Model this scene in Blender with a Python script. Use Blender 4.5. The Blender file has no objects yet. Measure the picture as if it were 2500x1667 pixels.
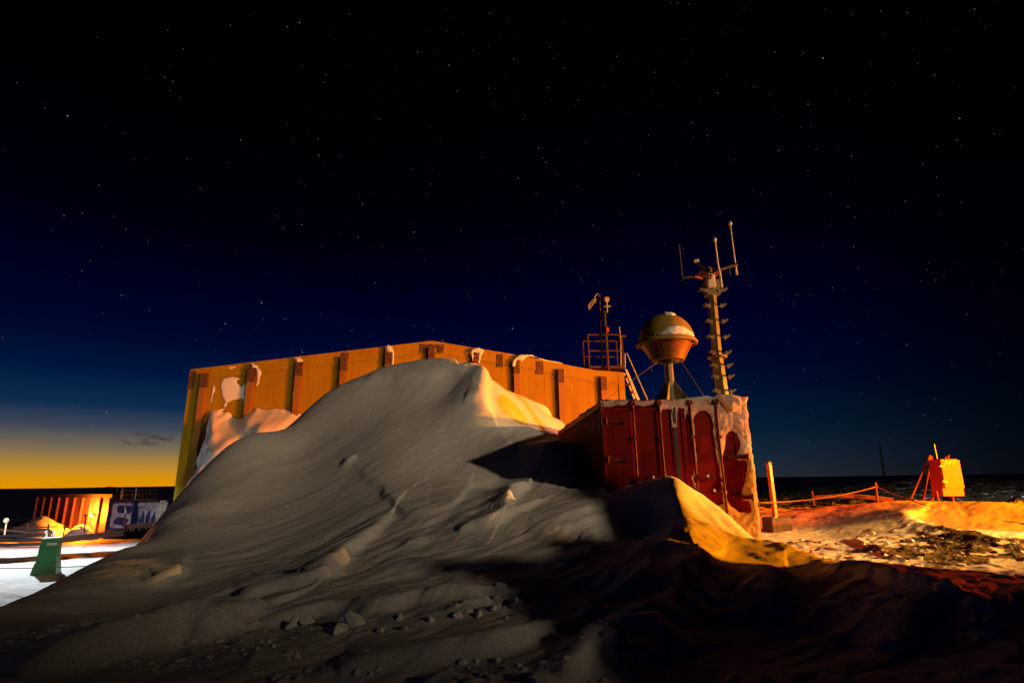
import bpy, bmesh, math, random
import numpy as np
from mathutils import Vector, Matrix
from mathutils.geometry import delaunay_2d_cdt
random.seed(7); rng = np.random.default_rng(7)
PI = math.pi
SC = bpy.context.scene; COL = SC.collection

# ------------------------------------------------------------ camera
FOC, PIT, ROL, CH = 1328., math.radians(14.3), math.radians(-.85), 1.3   # focal length in 2500-wide pixels
def _rx(a): c, s = math.cos(a), math.sin(a); return np.array([[1,0,0],[0,c,-s],[0,s,c]])
def _rz(a): c, s = math.cos(a), math.sin(a); return np.array([[c,-s,0],[s,c,0],[0,0,1.]])
RM = _rx(PI/2+PIT) @ _rz(ROL); CAM = np.array([0,0,CH])
cd = bpy.data.cameras.new('camera'); cam = bpy.data.objects.new('camera', cd); COL.objects.link(cam)
cd.lens = 36*FOC/2500; cd.sensor_width = 36; cd.clip_start = .05; cd.clip_end = 30000
m4 = Matrix.Identity(4)
for i in range(3):
    for j in range(3): m4[i][j] = RM[i,j]
m4.translation = Vector(CAM); cam.matrix_world = m4
SC.camera = cam

# ------------------------------------------------------------ world: dusk sky
def lin(c): return tuple(((v/255)/12.92 if v/255 <= .04045 else ((v/255+.055)/1.055)**2.4) for v in c)
W = bpy.data.worlds.new("World"); SC.world = W; W.use_nodes = True
nt = W.node_tree; nt.nodes.clear()
def N(t, ty, **kw):
    n = t.nodes.new(ty)
    for k, v in kw.items(): setattr(n, k, v)
    return n
def mth(t, op, a, b=None, c=None, clamp=False):
    n = N(t, 'ShaderNodeMath', operation=op); n.use_clamp = clamp
    for i, v in enumerate((a, b, c)):
        if v is None: continue
        if isinstance(v, (int, float)): n.inputs[i].default_value = v
        else: t.links.new(v, n.inputs[i])
    return n.outputs[0]
def ramp(t, fac, stops, interp='LINEAR'):
    n = N(t, 'ShaderNodeValToRGB'); cr = n.color_ramp; cr.interpolation = interp
    while len(cr.elements) > 1: cr.elements.remove(cr.elements[-1])
    cr.elements[0].position = stops[0][0]; cr.elements[0].color = (*stops[0][1], 1)
    for p, c in stops[1:]:
        e = cr.elements.new(p); e.color = (*c, 1)
    t.links.new(fac, n.inputs[0]); return n.outputs[0]
def mixc(t, fac, a, b, mode='MIX'):
    n = N(t, 'ShaderNodeMix', data_type='RGBA', blend_type=mode)
    for s, v in ((n.inputs[0], fac), (n.inputs[6], a), (n.inputs[7], b)):
        if isinstance(v, (int, float)): s.default_value = v
        elif isinstance(v, tuple): s.default_value = (*v, 1)
        else: t.links.new(v, s)
    return n.outputs[2]
tc = N(nt, 'ShaderNodeTexCoord'); sp = N(nt, 'ShaderNodeSeparateXYZ'); nt.links.new(tc.outputs['Generated'], sp.inputs[0])
el = mth(nt, 'DIVIDE', mth(nt, 'ARCSINE', sp.outputs[2]), math.radians(60), clamp=True)     # 0..60 degrees
az = mth(nt, 'ARCTAN2', sp.outputs[0], sp.outputs[1])
def E_(stops): return [(d/60, lin(c)) for d, c in stops]
glow = ramp(nt, el, E_([(0,(228,146,0)),(.7,(216,146,10)),(1.7,(178,134,50)),(3.1,(120,106,82)),(4.8,(60,70,86)),(6.6,(14,44,78)),
    (9.5,(1,22,60)),(12.5,(0,8,45)),(17,(0,2,30)),(22,(0,0,14)),(29,(0,0,4)),(40,(0,0,0))]))
side = ramp(nt, el, E_([(0,(40,46,56)),(2,(26,42,60)),(4.5,(8,32,54)),(8,(0,18,50)),(12,(0,6,44)),(17,(0,1,33)),(23,(0,0,17)),(30,(0,0,6)),(40,(0,0,1)),(50,(0,0,0))]))
dark = ramp(nt, el, E_([(0,(7,8,16)),(4,(1,7,16)),(9,(0,2,12)),(16,(0,0,6)),(26,(0,0,2)),(40,(0,0,0))]))
def sstep(t, v, a, b):
    n = N(t, 'ShaderNodeMapRange', interpolation_type='SMOOTHSTEP'); t.links.new(v, n.inputs[0])
    n.inputs[1].default_value = a; n.inputs[2].default_value = b; return n.outputs[0]
D2 = math.radians
gf = mth(nt, 'MULTIPLY', sstep(nt, az, D2(8), D2(-26)), sstep(nt, az, D2(-64), D2(-46)))
df = sstep(nt, az, D2(16), D2(46))
sky = mixc(nt, gf, mixc(nt, df, side, dark), glow)
# small dusk cloud wisps
nz = N(nt, 'ShaderNodeTexNoise'); nz.inputs['Scale'].default_value = 34; nz.inputs['Detail'].default_value = 5
mp = N(nt, 'ShaderNodeMapping'); mp.inputs['Scale'].default_value = (1,1,2.6); nt.links.new(tc.outputs['Generated'], mp.inputs[0]); nt.links.new(mp.outputs[0], nz.inputs['Vector'])
ca = mth(nt, 'DIVIDE', mth(nt, 'SUBTRACT', az, D2(-33.6)), D2(2.6)); ce = mth(nt, 'DIVIDE', mth(nt, 'SUBTRACT', mth(nt,'MULTIPLY',el,60.), 3.9), .75)
cm = mth(nt, 'SUBTRACT', 1., mth(nt, 'ADD', mth(nt,'MULTIPLY',ca,ca), mth(nt,'MULTIPLY',ce,ce)), clamp=True)
cm = mth(nt, 'MULTIPLY', mth(nt,'MULTIPLY', cm, sstep(nt, nz.outputs[0], .46, .62)), .75)
sky = mixc(nt, cm, sky, lin((48,44,60)))
bg = N(nt, 'ShaderNodeBackground'); nt.links.new(sky, bg.inputs[0]); bg.inputs[1].default_value = 1
ow = N(nt, 'ShaderNodeOutputWorld'); nt.links.new(bg.outputs[0], ow.inputs[0])
SC.view_settings.view_transform = 'Standard'; SC.view_settings.look = 'None'; SC.view_settings.exposure = 0; SC.view_settings.gamma = 1
SC.cycles.max_bounces = 4; SC.cycles.diffuse_bounces = 1; SC.cycles.use_denoising = True; SC.cycles.sample_clamp_indirect = 3

# ------------------------------------------------------------ lamps of the station at night, plus added fill spots
def lamp(name, loc, col, power, size=.12, aim=None, angle=None, blend=.5):
    l = bpy.data.lights.new(name, 'SPOT' if aim is not None else 'POINT'); l.energy = power; l.color = col; l.shadow_soft_size = size
    o = bpy.data.objects.new(name, l); COL.objects.link(o); o.location = loc
    if aim is not None:
        l.spot_size = math.radians(angle); l.spot_blend = blend
        o.rotation_euler = (Vector(aim)-Vector(loc)).to_track_quat('-Z', 'Y').to_euler()
    return o
lamp('floodlight_beam', (31.9,-21,13.6), (1,.73,.46), 35000, .6, (-8.2,25,9.0), 38.5, .85)
lamp('sodium_beam', (33,7.5,2.0), (1,.25,.002), 105000, .10, (2,14,3), 90, .25)
lamp('red_fill', (12.5,8.9,.76), (1,.06,.0), 1900, .06, (5.5,6.1,.42), 9, .8)  # added spot, stands in for sodium light on the foreground ridge
lamp('red_yard_fill', (23,19,3.2), (1,.06,.0), 60000, .08, (9,20,.1), 40, .6)  # added spot that reddens the ground behind the dune
lamp('distant_yard_fill', (20,22,7), (.95,.93,.9), 1100, .2, (40,48,-2), 120, .5)  # added weak fill for the far rock field, no known source
lamp('yard_beam', (20,9.5,3.6), (1,.46,.08), 30000, .12, (6.3,11.4,0), 30, .6)
lamp('orange_yard_fill', (21,9,2.4), (1,.19,.003), 30000, .12, (12,14.5,0), 74, .5)  # added orange fill for the right-hand flat and the cabinet
lamp('white_beam', (-19,22,4.6), (.86,.95,1), 4600, .15, (-14.5,17.3,-2.2), 60, .5)
lamp('white_lamp', (-21,23,5.0), (.95,.96,1), 5200, .15, (-22,28.5,-2.5), 92, .6)

# ------------------------------------------------------------ pixel -> place helpers
def ray(px, py): return RM @ np.array([(px-1250)/FOC, (833.5-py)/FOC, -1.])
def P(px, py, Y): d = ray(px, py); return CAM + d*(Y/d[1])
def onplane(px, py, o, n):
    d = ray(px, py); t = np.dot(np.array(o)-CAM, n)/np.dot(d, n); return CAM+d*t

# ------------------------------------------------------------ materials
MATS = {}
def mat(name, col, rough=.6, metal=0., spec=.4, bump=None, var=None, emit=None, streak=None):
    """col: base colour; var=(colour2, scale, lo, hi) noise mix; bump=(scale,strength,dist)"""
    if name in MATS: return MATS[name]
    m = bpy.data.materials.new(name); m.use_nodes = True; t = m.node_tree; b = t.nodes['Principled BSDF']
    b.inputs['Base Color'].default_value = (*col,1); b.inputs['Roughness'].default_value = rough
    b.inputs['Metallic'].default_value = metal; b.inputs['Specular IOR Level'].default_value = spec
    oc = N(t, 'ShaderNodeTexCoord').outputs['Object']
    if var:
        c = col
        for (c2, sc, lo, hi) in (var if isinstance(var, list) else [var]):
            n = N(t, 'ShaderNodeTexNoise'); n.inputs['Scale'].default_value = sc; n.inputs['Detail'].default_value = 6; n.inputs['Roughness'].default_value = .62
            t.links.new(oc, n.inputs['Vector']); c = mixc(t, sstep(t, n.outputs[0], lo, hi), c, c2)
        if streak:
            n = N(t, 'ShaderNodeTexNoise'); n.inputs['Scale'].default_value = 1; n.inputs['Detail'].default_value = 6; q = N(t,'ShaderNodeMapping'); q.inputs['Scale'].default_value = (4.5,1,.35)
            t.links.new(oc, q.inputs[0]); t.links.new(q.outputs[0], n.inputs['Vector']); c = mixc(t, sstep(t, n.outputs[0], .50, .70), c, streak)
        t.links.new(c, b.inputs['Base Color'])
    if bump:
        n = N(t, 'ShaderNodeTexNoise'); n.inputs['Scale'].default_value = bump[0]; n.inputs['Detail'].default_value = 5
        t.links.new(oc, n.inputs['Vector']); bp = N(t, 'ShaderNodeBump'); bp.inputs['Strength'].default_value = bump[1]; bp.inputs['Distance'].default_value = bump[2]
        t.links.new(n.outputs[0], bp.inputs['Height']); t.links.new(bp.outputs[0], b.inputs['Normal'])
    if emit: b.inputs['Emission Color'].default_value = (*emit[0],1); b.inputs['Emission Strength'].default_value = emit[1]
    MATS[name] = m; return m
M_snow = mat('snow', (.80,.80,.82), .7, spec=.25, bump=(9,.35,.03))
M_frost = mat('frost', (.78,.78,.80), .8, spec=.2, bump=(30,.35,.01))
M_crust = mat('thin_frost_on_red', (.55,.37,.29), .85, spec=.1, bump=(26,.4,.01), var=[((.40,.20,.15),5,.48,.68),((.66,.54,.46),2.2,.55,.72)])
M_yel = mat('yellow_paint', (.36,.225,.008), .55, spec=.12, bump=(1.2,.4,.03), var=[((.31,.18,.007),.6,.42,.66),((.17,.075,.02),3.2,.62,.76)], streak=(.31,.175,.008))
M_yeld = mat('yellow_rib', (.30,.135,.012), .55, var=[((.22,.09,.03),2.4,.55,.72)])
M_brn = mat('rusty_plate', (.13,.055,.028), .75, var=((.05,.03,.02),6,.45,.6))
M_black = mat('dark_metal', (.02,.02,.022), .6)
M_rust = mat('rusty_steel', (.085,.04,.022), .8, var=[((.07,.03,.02),9,.45,.62),((.2,.13,.08),5,.62,.75)])
M_red = mat('red_container_paint', (.17,.0025,.0015), .6, spec=.08, bump=(3,.15,.01), var=[((.12,.002,.0015),1.6,.45,.7),((.09,.012,.008),14,.66,.74)])
M_redd = mat('red_bar_paint', (.07,.003,.002), .6, spec=.15, var=((.10,.012,.01),9,.5,.7))
M_gal = mat('galvanised_steel', (.14,.12,.06), .55, metal=.2, var=[((.10,.09,.045),6,.42,.6),((.05,.045,.025),14,.6,.72)])
M_galw = mat('pale_metal', (.62,.60,.55), .5, metal=.1, var=((.42,.38,.33),7,.5,.66))
M_dome = mat('dome_gelcoat', (.30,.19,.045), .38, spec=.3, var=((.24,.15,.03),1.4,.45,.65))
M_cone = mat('shaded_cone_gelcoat', (.24,.075,.02), .5, spec=.2, var=((.18,.05,.015),2,.45,.65))  # darker than the dome: the rim's shade is put into the colour
M_far = mat('grey_frost', (.42,.38,.42), .85, spec=.1, var=[((.26,.22,.32),1.6,.45,.65),((.55,.52,.5),4,.55,.7)])
M_hatch = mat('shaded_hatch_gelcoat', (.22,.06,.02), .5, var=((.16,.04,.015),2,.45,.65))  # same shade under the rim carried in the hatch colour
M_white = mat('white_plastic', (.5,.46,.36), .45, var=((.38,.34,.27),8,.5,.7))
M_alu = mat('aluminium', (.60,.56,.48), .45, metal=.35, var=((.4,.36,.3),11,.5,.66))
M_orange = mat('orange_plastic', (.5,.07,.004), .45, var=((.4,.05,.004),4,.5,.7))
M_hut = mat('hut_blue_paint', (.11,.035,.10), .6, spec=.15, bump=(3,.2,.02), var=((.06,.03,.12),2,.45,.65))
M_blue = mat('blue_paint', (.02,.025,.13), .5, bump=(3,.1,.01), var=((.012,.015,.08),2,.45,.65))
M_green = mat('green_fibreglass', (.035,.20,.075), .4, var=((.03,.15,.06),2.5,.45,.65))
M_rock = mat('dark_rock', (.05,.045,.028), .9, bump=(14,.8,.03), var=((.10,.09,.05),5,.45,.6))
M_rope = mat('yellow_rope', (.17,.08,.015), .85)
M_stand = mat('red_oxide_steel', (.17,.018,.01), .6, var=((.10,.015,.01),6,.45,.65))
M_cab = mat('yellow_cabinet_paint', (.28,.15,.16), .5, spec=.1, var=((.26,.135,.12),3,.45,.65))
M_cabs = mat('red_cabinet_paint', (.30,.025,.015), .5)
M_conc = mat('concrete', (.10,.06,.045), .9, bump=(12,.5,.02), var=((.06,.035,.03),5,.4,.6))
M_wire = mat('steel_wire', (.08,.07,.06), .5)
M_bulb = mat('lamp_glow', (1,.8,.4), .4, emit=((1,.55,.12), 30))

# ------------------------------------------------------------ mesh helpers
class MB:
    def __init__(s): s.v = []; s.f = []; s.mk = None
    def mark(s): s.mk = len(s.f); return s
    def add(s, vs, fs):
        b = len(s.v); s.v += [tuple(map(float, p)) for p in vs]; s.f += [tuple(i+b for i in f) for f in fs]; return s
    def box(s, lo, hi):
        (a,b,c),(d,e,f) = lo, hi
        return s.add([(a,b,c),(d,b,c),(d,e,c),(a,e,c),(a,b,f),(d,b,f),(d,e,f),(a,e,f)],
                     [(3,2,1,0),(4,5,6,7),(0,1,5,4),(1,2,6,5),(2,3,7,6),(3,0,4,7)])
    def cbox(s, c, h, rz=0):
        vs = []
        for x,y,z in [(-1,-1,-1),(1,-1,-1),(1,1,-1),(-1,1,-1),(-1,-1,1),(1,-1,1),(1,1,1),(-1,1,1)]:
            X, Y = x*h[0], y*h[1]; vs.append((c[0]+X*math.cos(rz)-Y*math.sin(rz), c[1]+X*math.sin(rz)+Y*math.cos(rz), c[2]+z*h[2]))
        return s.add(vs, [(3,2,1,0),(4,5,6,7),(0,1,5,4),(1,2,6,5),(2,3,7,6),(3,0,4,7)])
    def tube(s, pts, r, n=8, r2=None, phase=0):
        pts = [Vector(p) for p in pts]; k = len(pts); rings = []
        up = None
        for i, p in enumerate(pts):
            d = (pts[min(i+1,k-1)]-pts[max(i-1,0)]).normalized()
            if up is None:
                a = Vector((0,0,1)) if abs(d.z) < .9 else Vector((0,1,0)); up = a
            x = d.cross(up).normalized(); y = x.cross(d).normalized(); up = y
            rr = r if r2 is None else r+(r2-r)*i/(k-1)
            rings.append([p+x*(rr*math.cos(2*PI*j/n+phase))+y*(rr*math.sin(2*PI*j/n+phase)) for j in range(n)])
        vs = [q for g in rings for q in g]; fs = []
        for i in range(k-1):
            for j in range(n): a=i*n+j; b=i*n+(j+1)%n; fs.append((a,b,b+n,a+n))
        fs.append(tuple(range(n-1,-1,-1))); fs.append(tuple((k-1)*n+j for j in range(n)))
        return s.add(vs, fs)
    def lathe(s, prof, n=48, c=(0,0,0)):
        vs = []; fs = []
        for r, z in prof:
            for j in range(n): a = 2*PI*j/n; vs.append((c[0]+r*math.cos(a), c[1]+r*math.sin(a), c[2]+z))
        for i in range(len(prof)-1):
            for j in range(n): a=i*n+j; b=i*n+(j+1)%n; fs.append((a,b,b+n,a+n))
        return s.add(vs, fs)
    def prism(s, poly, ax, a, b):
        """poly of 2-D points extruded along axis ax from a to b"""
        n = len(poly); vs = []
        for t in (a, b):
            for u, w in poly:
                vs.append({0:(t,u,w),1:(u,t,w),2:(u,w,t)}[ax])
        return s.add(vs, [tuple(range(n)), tuple(range(2*n-1,n-1,-1))]+[((i+1)%n, i, n+i, n+(i+1)%n) for i in range(n)])
    def build(s, name, m, parent=None, smooth=False, bevel=0, loc=None):
        me = bpy.data.meshes.new(name); me.from_pydata(s.v, [], s.f)
        for q_ in (m if isinstance(m, tuple) else (m,)): me.materials.append(q_)
        if s.mk is not None: me.polygons.foreach_set('material_index', [0 if i < s.mk else 1 for i in range(len(s.f))])
        bm = bmesh.new(); bm.from_mesh(me); bmesh.ops.recalc_face_normals(bm, faces=bm.faces)
        if bevel: bmesh.ops.bevel(bm, geom=bm.edges[:]+bm.verts[:], offset=bevel, segments=2, profile=.6, affect='EDGES', clamp_overlap=True)
        bm.to_mesh(me); bm.free()
        if smooth: me.shade_smooth() if smooth is True else me.shade_smooth()
        o = bpy.data.objects.new(name, me); COL.objects.link(o)
        if smooth == 'auto':
            me.set_sharp_from_angle(angle=math.radians(35))
        if parent: o.parent = parent
        if loc is not None: o.location = loc
        return o
def thing(name, label, cat, loc=(0,0,0), rz=0, group=None):
    o = bpy.data.objects.new(name, None); COL.objects.link(o); o.empty_display_size = .2
    o.location = tuple(map(float, loc)); o.rotation_euler = (0,0,rz); o['label'] = label; o['category'] = cat
    if group: o['group'] = group
    return o
def tag(o, label, cat, group=None):
    o['label'] = label; o['category'] = cat
    if group: o['group'] = group
    return o
class Fr:
    """a vertical frame: s along, d outwards (towards the camera), z up"""
    def __init__(f, o, a): f.o = np.array(o, float); f.a = a; f.u = np.array([math.cos(a), math.sin(a), 0]); f.n = np.array([math.sin(a), -math.cos(a), 0])
    def px(f, x, y, d=0):
        w = onplane(x, y, f.o+f.n*d, f.n)-f.o; return float(np.dot(w, f.u)), float(w[2])
    def w(f, s, d, z): return f.o+f.u*s+f.n*d+np.array([0,0,z])

# ------------------------------------------------------------ numpy noise
_pg = rng.random((256,256))
def vnoise(x, y):
    xi = np.floor(x).astype(int); yi = np.floor(y).astype(int); fx = x-xi; fy = y-yi
    fx = fx*fx*fx*(fx*(fx*6-15)+10); fy = fy*fy*fy*(fy*(fy*6-15)+10)
    a=_pg[xi&255,yi&255]; b=_pg[(xi+1)&255,yi&255]; c=_pg[xi&255,(yi+1)&255]; d=_pg[(xi+1)&255,(yi+1)&255]
    return (a*(1-fx)+b*fx)*(1-fy)+(c*(1-fx)+d*fx)*fy
def fbm(x, y, o=4, g=.5):
    s = 0; a = 1; t = 0
    for i in range(o): s = s+a*vnoise(x+17.3*i, y+9.1*i); t += a; a *= g; x = x*2.03; y = y*2.03
    return s/t
def ss(v, a, b): t = np.clip((v-a)/(b-a), 0, 1); return t*t*(3-2*t)

# ------------------------------------------------------------ terrain: macro surface from survey points
PX = [ # (px, py, distance ahead)  the near rim and the face of the great drift
 (1200,900,14.5),(1160,892,15),(1080,883,15.5),(1000,887,16),(940,900,16),(870,925,16),(800,960,16),(740,1010,15.8),(700,1045,15.3),
 (620,1060,14.8),(560,1085,14.2),(500,1140,13.6),(470,1180,12.8),(400,1265,11),(300,1340,9.3),(200,1395,7.8),(130,1430,6.9),(0,1478,5.7),
 (1225,925,15.6),(1262,950,16.4),(1300,980,16.9),(1345,1005,16.8),(1375,1030,16),
 (1197,950,13.7),(1205,1010,13.0),(1240,1000,13.4),(1290,1030,14.3),(1250,1050,12.7),(1245,1075,11.9),(1310,1075,11.9),(1350,1085,11.2),
 (1125,1118,11.8),(1215,1180,10.8),(1330,1187,10.05),(1420,1195,9.6),
 (1100,950,14.4),(1100,1050,12.7),(1100,1200,10.2),(1100,1280,8.7),(1100,1400,6.7),(1100,1520,5.1),(1100,1660,3.95),
 (950,960,14.9),(950,1050,13.3),(950,1150,11.6),(950,1250,9.7),(950,1350,7.8),(950,1450,6.1),(950,1560,4.8),(950,1660,4.0),
 (750,1080,14.3),(750,1150,13),(750,1250,11),(750,1350,8.9),(750,1450,6.7),(750,1560,5),(750,1660,4.05),
 (550,1150,13),(550,1250,11.3),(550,1350,9.2),(550,1450,7),(550,1560,5.2),(550,1660,4.15),
 (350,1350,9.2),(350,1450,7.1),(350,1560,5.4),(350,1660,4.3),(100,1500,5.9),(100,1600,4.7),
 # dark hollow before the container
 (1290,1260,8.4),(1290,1350,7.1),(1290,1450,5.8),(1290,1580,4.6),(1450,1260,8.2),(1450,1350,7.3),(1450,1450,5.8),(1450,1600,4.4),
 (1550,1215,8.6),(1482,1212,9.1),(1580,1320,8.0),(1600,1420,6.0),(1620,1560,4.7),
 # mound at the container doors
 (1650,1176,8.55),(1605,1200,8.5),(1690,1215,8.45),(1650,1230,8.1),(1645,1290,7.3),(1700,1270,8.1),(1780,1262,8.6),(1780,1310,8.0),(1863,1345,8.3),
 (1735,1352,6.9),(1800,1358,7.15),(1862,1352,7.3),(1930,1343,7.5),(1960,1372,7.2),(1850,1420,6.2),(1760,1430,6.0),(1780,1560,4.8),(1900,1560,4.9),
 # ridge at the right foreground
 (1995,1412,6.6),(2055,1384,6.5),(2170,1404,6.1),(2300,1424,5.8),(2420,1442,5.5),(2500,1448,5.3),(2060,1430,5.85),(2200,1450,5.4),(2330,1490,5.0),(2060,1560,4.8),(2300,1600,4.3),(2450,1580,4.2),
]
XYZ = [ # beyond sight or on the flat
 (-7.5,10.6,-.75),(-9.2,13.2,-.95),(-6.4,7.2,-.45),(-5.9,5.3,-.3),(-10,16,-.9),(-12.5,13,-.95),(-9,9,-.75),(-9,6,-.5),(-14,9,-.8),(-9.5,19,-.6),(-17,14,-1.1),(-14,20,-1.2),(-20,20,-1.4),(-16,26,-1.4),
 (-6.5,17.8,1.2),(-3.6,18.6,2.2),(-1,18.3,2.2),(1,17.8,1.6),(-4,22,.7),(0,22,.5),(4,19,.3),(-8,23,.2),(-10,27.5,.5),(-3,27.5,.5),(4,28,.2),(9,26,0),
 (1.5,15.6,2.35),(1.3,16.6,2.3),(1.35,14,2.35),(1.45,12,2.0),(1.5,10.6,1.35),(2.6,16.5,1.2),(2.7,12,.9),
 (4.0,9.6,.05),(4.6,10.5,0),(6,11,0),(5,9,.02),(6,9,0),(8,9,-.02),(8,12,0),(11,11,.02),(7,15,.02),(4.8,14,.05),(5,20,0),(9,9.2,0),(12,8.5,.05),(9.6,7.6,.02),(6.2,7.6,.02),(4.5,8.0,.05),
 (9,16.5,.22),(11,16.8,.5),(13,15.6,.5),(15,14.2,.40),(17,13,.4),(12.2,14.4,.18),(14.5,12.6,.1),(14,18.5,.2),(18,17,.1),(10,21,.05),(20,12,.3),(20,22,0),(12,28,-.1),(24,26,-.1),
 (10.5,5.8,.5),(10.5,4.0,.5),(10.8,2.0,.5),(11,-.5,.5),(10.6,7.8,.15),(13.5,5,.5),(13.5,7.6,.2),(8.2,4.4,.35),(8,1,.4),(16,6,.3),(0,0,.15),(-3,0,.15),(4,0,.15),(-6,-3,.1),(6,-6,.2),(0,-8,.2),(-10,0,-.3),(-14,-6,-.5),(2.5,2.6,.1),(-2,2.6,.1),(0,3.2,.06),(5.2,3,.12),
]
pts = np.array([list(P(*p)) for p in PX] + [list(p) for p in XYZ])
def tps_fit(p, lam=.0008):
    n = len(p); xy = p[:,:2]; d = np.hypot(xy[:,None,0]-xy[None,:,0], xy[:,None,1]-xy[None,:,1])
    K = np.where(d > 0, d*d*np.log(d+1e-12), 0)+lam*np.eye(n)*10
    Pm = np.hstack([np.ones((n,1)), xy]); A = np.zeros((n+3,n+3)); A[:n,:n] = K; A[:n,n:] = Pm; A[n:,:n] = Pm.T
    return np.linalg.solve(A, np.concatenate([p[:,2], np.zeros(3)]))
TW = tps_fit(pts)
def tps(x, y):
    x = np.asarray(x, float); y = np.asarray(y, float); sh = x.shape; x = x.ravel(); y = y.ravel(); out = np.empty_like(x)
    for i in range(0, len(x), 40000):
        a = x[i:i+40000,None]-pts[None,:,0]; b = y[i:i+40000,None]-pts[None,:,1]; q = a*a+b*b
        out[i:i+40000] = (.5*q*np.log(q+1e-12))@TW[:-3]+TW[-3]+TW[-2]*x[i:i+40000]+TW[-1]*y[i:i+40000]
    return out.reshape(sh)
def farh(x, y):
    r = np.hypot(x, y); a = np.degrees(np.arctan2(x, y))
    L = -1.25-1.25*ss(y, 18, 46)-2*ss(r, 60, 200)
    hump = 1.2*np.exp(-((a-37)/9)**2)*ss(r, 30, 58)+.5*ss(a,40,60)*ss(r,30,58)
    Rr = 0-.45*ss(r, 25, 60)+hump+.5*(fbm(x*.12,y*.12,4)-.5)*ss(r,24,40)
    Rr = Rr*(1-ss(r, 66, 120))-9*ss(r, 66, 120)
    w = ss(a, -14, 12); z = L*(1-w)+Rr*w
    return z*(1-ss(r,200,900))-9*ss(r,200,900)
def base(x, y):
    r = np.hypot(x, y); z = tps(x, y); w = ss(r, 21, 31)
    return z*(1-w)+farh(x, y)*w
def hit(px, py, f=None):
    f = f or base; d = ray(px, py); ts = np.concatenate([np.arange(2,30,.06), np.arange(30,120,.5)])/d[1]
    q = CAM[None]+d[None]*ts[:,None]; h = f(q[:,0], q[:,1]); k = np.argmax(q[:,2] < h)
    if q[k,2] >= h[k]: k = len(ts)-1
    return q[k]
# wind-cut rims: polyline in the picture, height, edge width, fade length, side
RIMS = [
 ([(872,1150),(900,1180),(930,1203),(978,1261),(1010,1268),(1050,1264),(1095,1253),(1132,1214),(1150,1180)],.05,.05,.5,1),
 ([(951,1267),(904,1320),(850,1362),(828,1395),(821,1420),(808,1437),(755,1453),(664,1463),(585,1479)],.17,.07,.8,-1),
 ([(659,1506),(590,1535),(531,1559),(425,1575),(319,1612),(159,1655),(60,1690)],.22,.07,.6,-1),
 ([(350,1420),(383,1431),(425,1418),(447,1398),(457,1370)],.09,.05,.4,1),
 ([(882,943),(940,940),(1025,934),(1085,924),(1125,912),(1145,895)],.14,.09,.8,1),
 ([(1130,990),(1170,985),(1195,970)],.08,.06,.5,1),
 ([(1290,1192),(1262,1215),(1258,1240),(1240,1260)],.18,.05,.5,-1),
 ([(1622,1600),(1664,1504),(1700,1450),(1718,1429),(1750,1376)],.16,.07,.45,1),
 ([(1590,1380),(1598,1405),(1590,1440),(1563,1461),(1500,1480)],.10,.05,.35,-1),
 ([(1455,1340),(1462,1362),(1440,1385),(1400,1402)],.09,.04,.3,-1),
 ([(1380,1690),(1440,1655),(1475,1622),(1500,1640)],.10,.04,.3,1),
 ([(2330,1480),(2300,1520),(2250,1570),(2200,1610)],.12,.08,.5,-1),
 ([(2080,1400),(2140,1410),(2200,1440),(2280,1470),(2340,1500),(2360,1530)],.10,.04,.4,1),
 ([(1920,1395),(1900,1440),(1925,1490),(1960,1520)],.12,.07,.4,-1),
 ([(1120,1310),(1160,1300),(1210,1290),(1255,1262),(1330,1225)],.10,.05,.4,1),
 ([(640,1530),(760,1500),(900,1490),(1080,1480),(1250,1470)],.09,.05,.5,1),
 ([(820,1660),(980,1640),(1180,1625),(1300,1590),(1380,1560)],.12,.05,.5,1),
 ([(1960,1330),(2070,1325),(2120,1345),(2190,1370)],.06,.05,.4,1),
 ([(1190,893),(1193,930),(1192,965),(1206,1008)],-.24,.08,1.2,1),
 ([(1628,1176),(1640,1230),(1650,1275),(1680,1310)],.09,.12,.9,1),
 ([(2250,1255),(2225,1275),(2260,1300),(2330,1318),(2450,1340),(2520,1352)],.22,.12,1.0,-1),
]
def chaikin(p, n=3):
    p = np.array(p)
    for _ in range(n):
        a = p[:-1]*.75+p[1:]*.25; b = p[:-1]*.25+p[1:]*.75; p = np.concatenate([p[:1], np.stack([a,b],1).reshape(-1,2), p[-1:]])
    return p
RIMW = [(chaikin([hit(*q)[:2] for q in poly]), a, w, L, sd) for poly, a, w, L, sd in RIMS]
def rims(x, y):
    out = np.zeros_like(x)
    for pl, a, w, L, sd in RIMW:
        lo = pl.min(0)-2.5; hi = pl.max(0)+2.5; m = (x>lo[0])&(x<hi[0])&(y>lo[1])&(y<hi[1])
        if not m.any(): continue
        X = x[m]+.10*(vnoise(x[m]*3,y[m]*3)-.5); Y = y[m]+.16*(vnoise(x[m]*2.3+50,y[m]*2.3)-.5); bd = np.full(X.shape, 1e9); bs = np.zeros(X.shape); tt = np.zeros(X.shape)
        n = len(pl)-1
        for i in range(n):
            d = pl[i+1]-pl[i]; L2 = d@d+1e-9; t = np.clip(((X-pl[i,0])*d[0]+(Y-pl[i,1])*d[1])/L2, 0, 1)
            qx = X-pl[i,0]-t*d[0]; qy = Y-pl[i,1]-t*d[1]; dd = np.hypot(qx, qy); s = np.sign(d[0]*qy-d[1]*qx); k = dd < bd
            bd[k] = dd[k]; bs[k] = s[k]; tt[k] = (i+t[k])/n
        sgn = bd*bs*sd
        end = np.sin(PI*np.clip(tt,.02,.98))**.5
        out[m] += 1.6*a*end*(1/(1+np.exp(-np.clip(sgn/(w*.6),-30,30))))*np.exp(-np.maximum(sgn,0)/L)*(1-ss(bd,1.2,2.4))
    return out
CH_ = [(850,1130,.25,.10),(1012,1330,.3,.06)]
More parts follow.
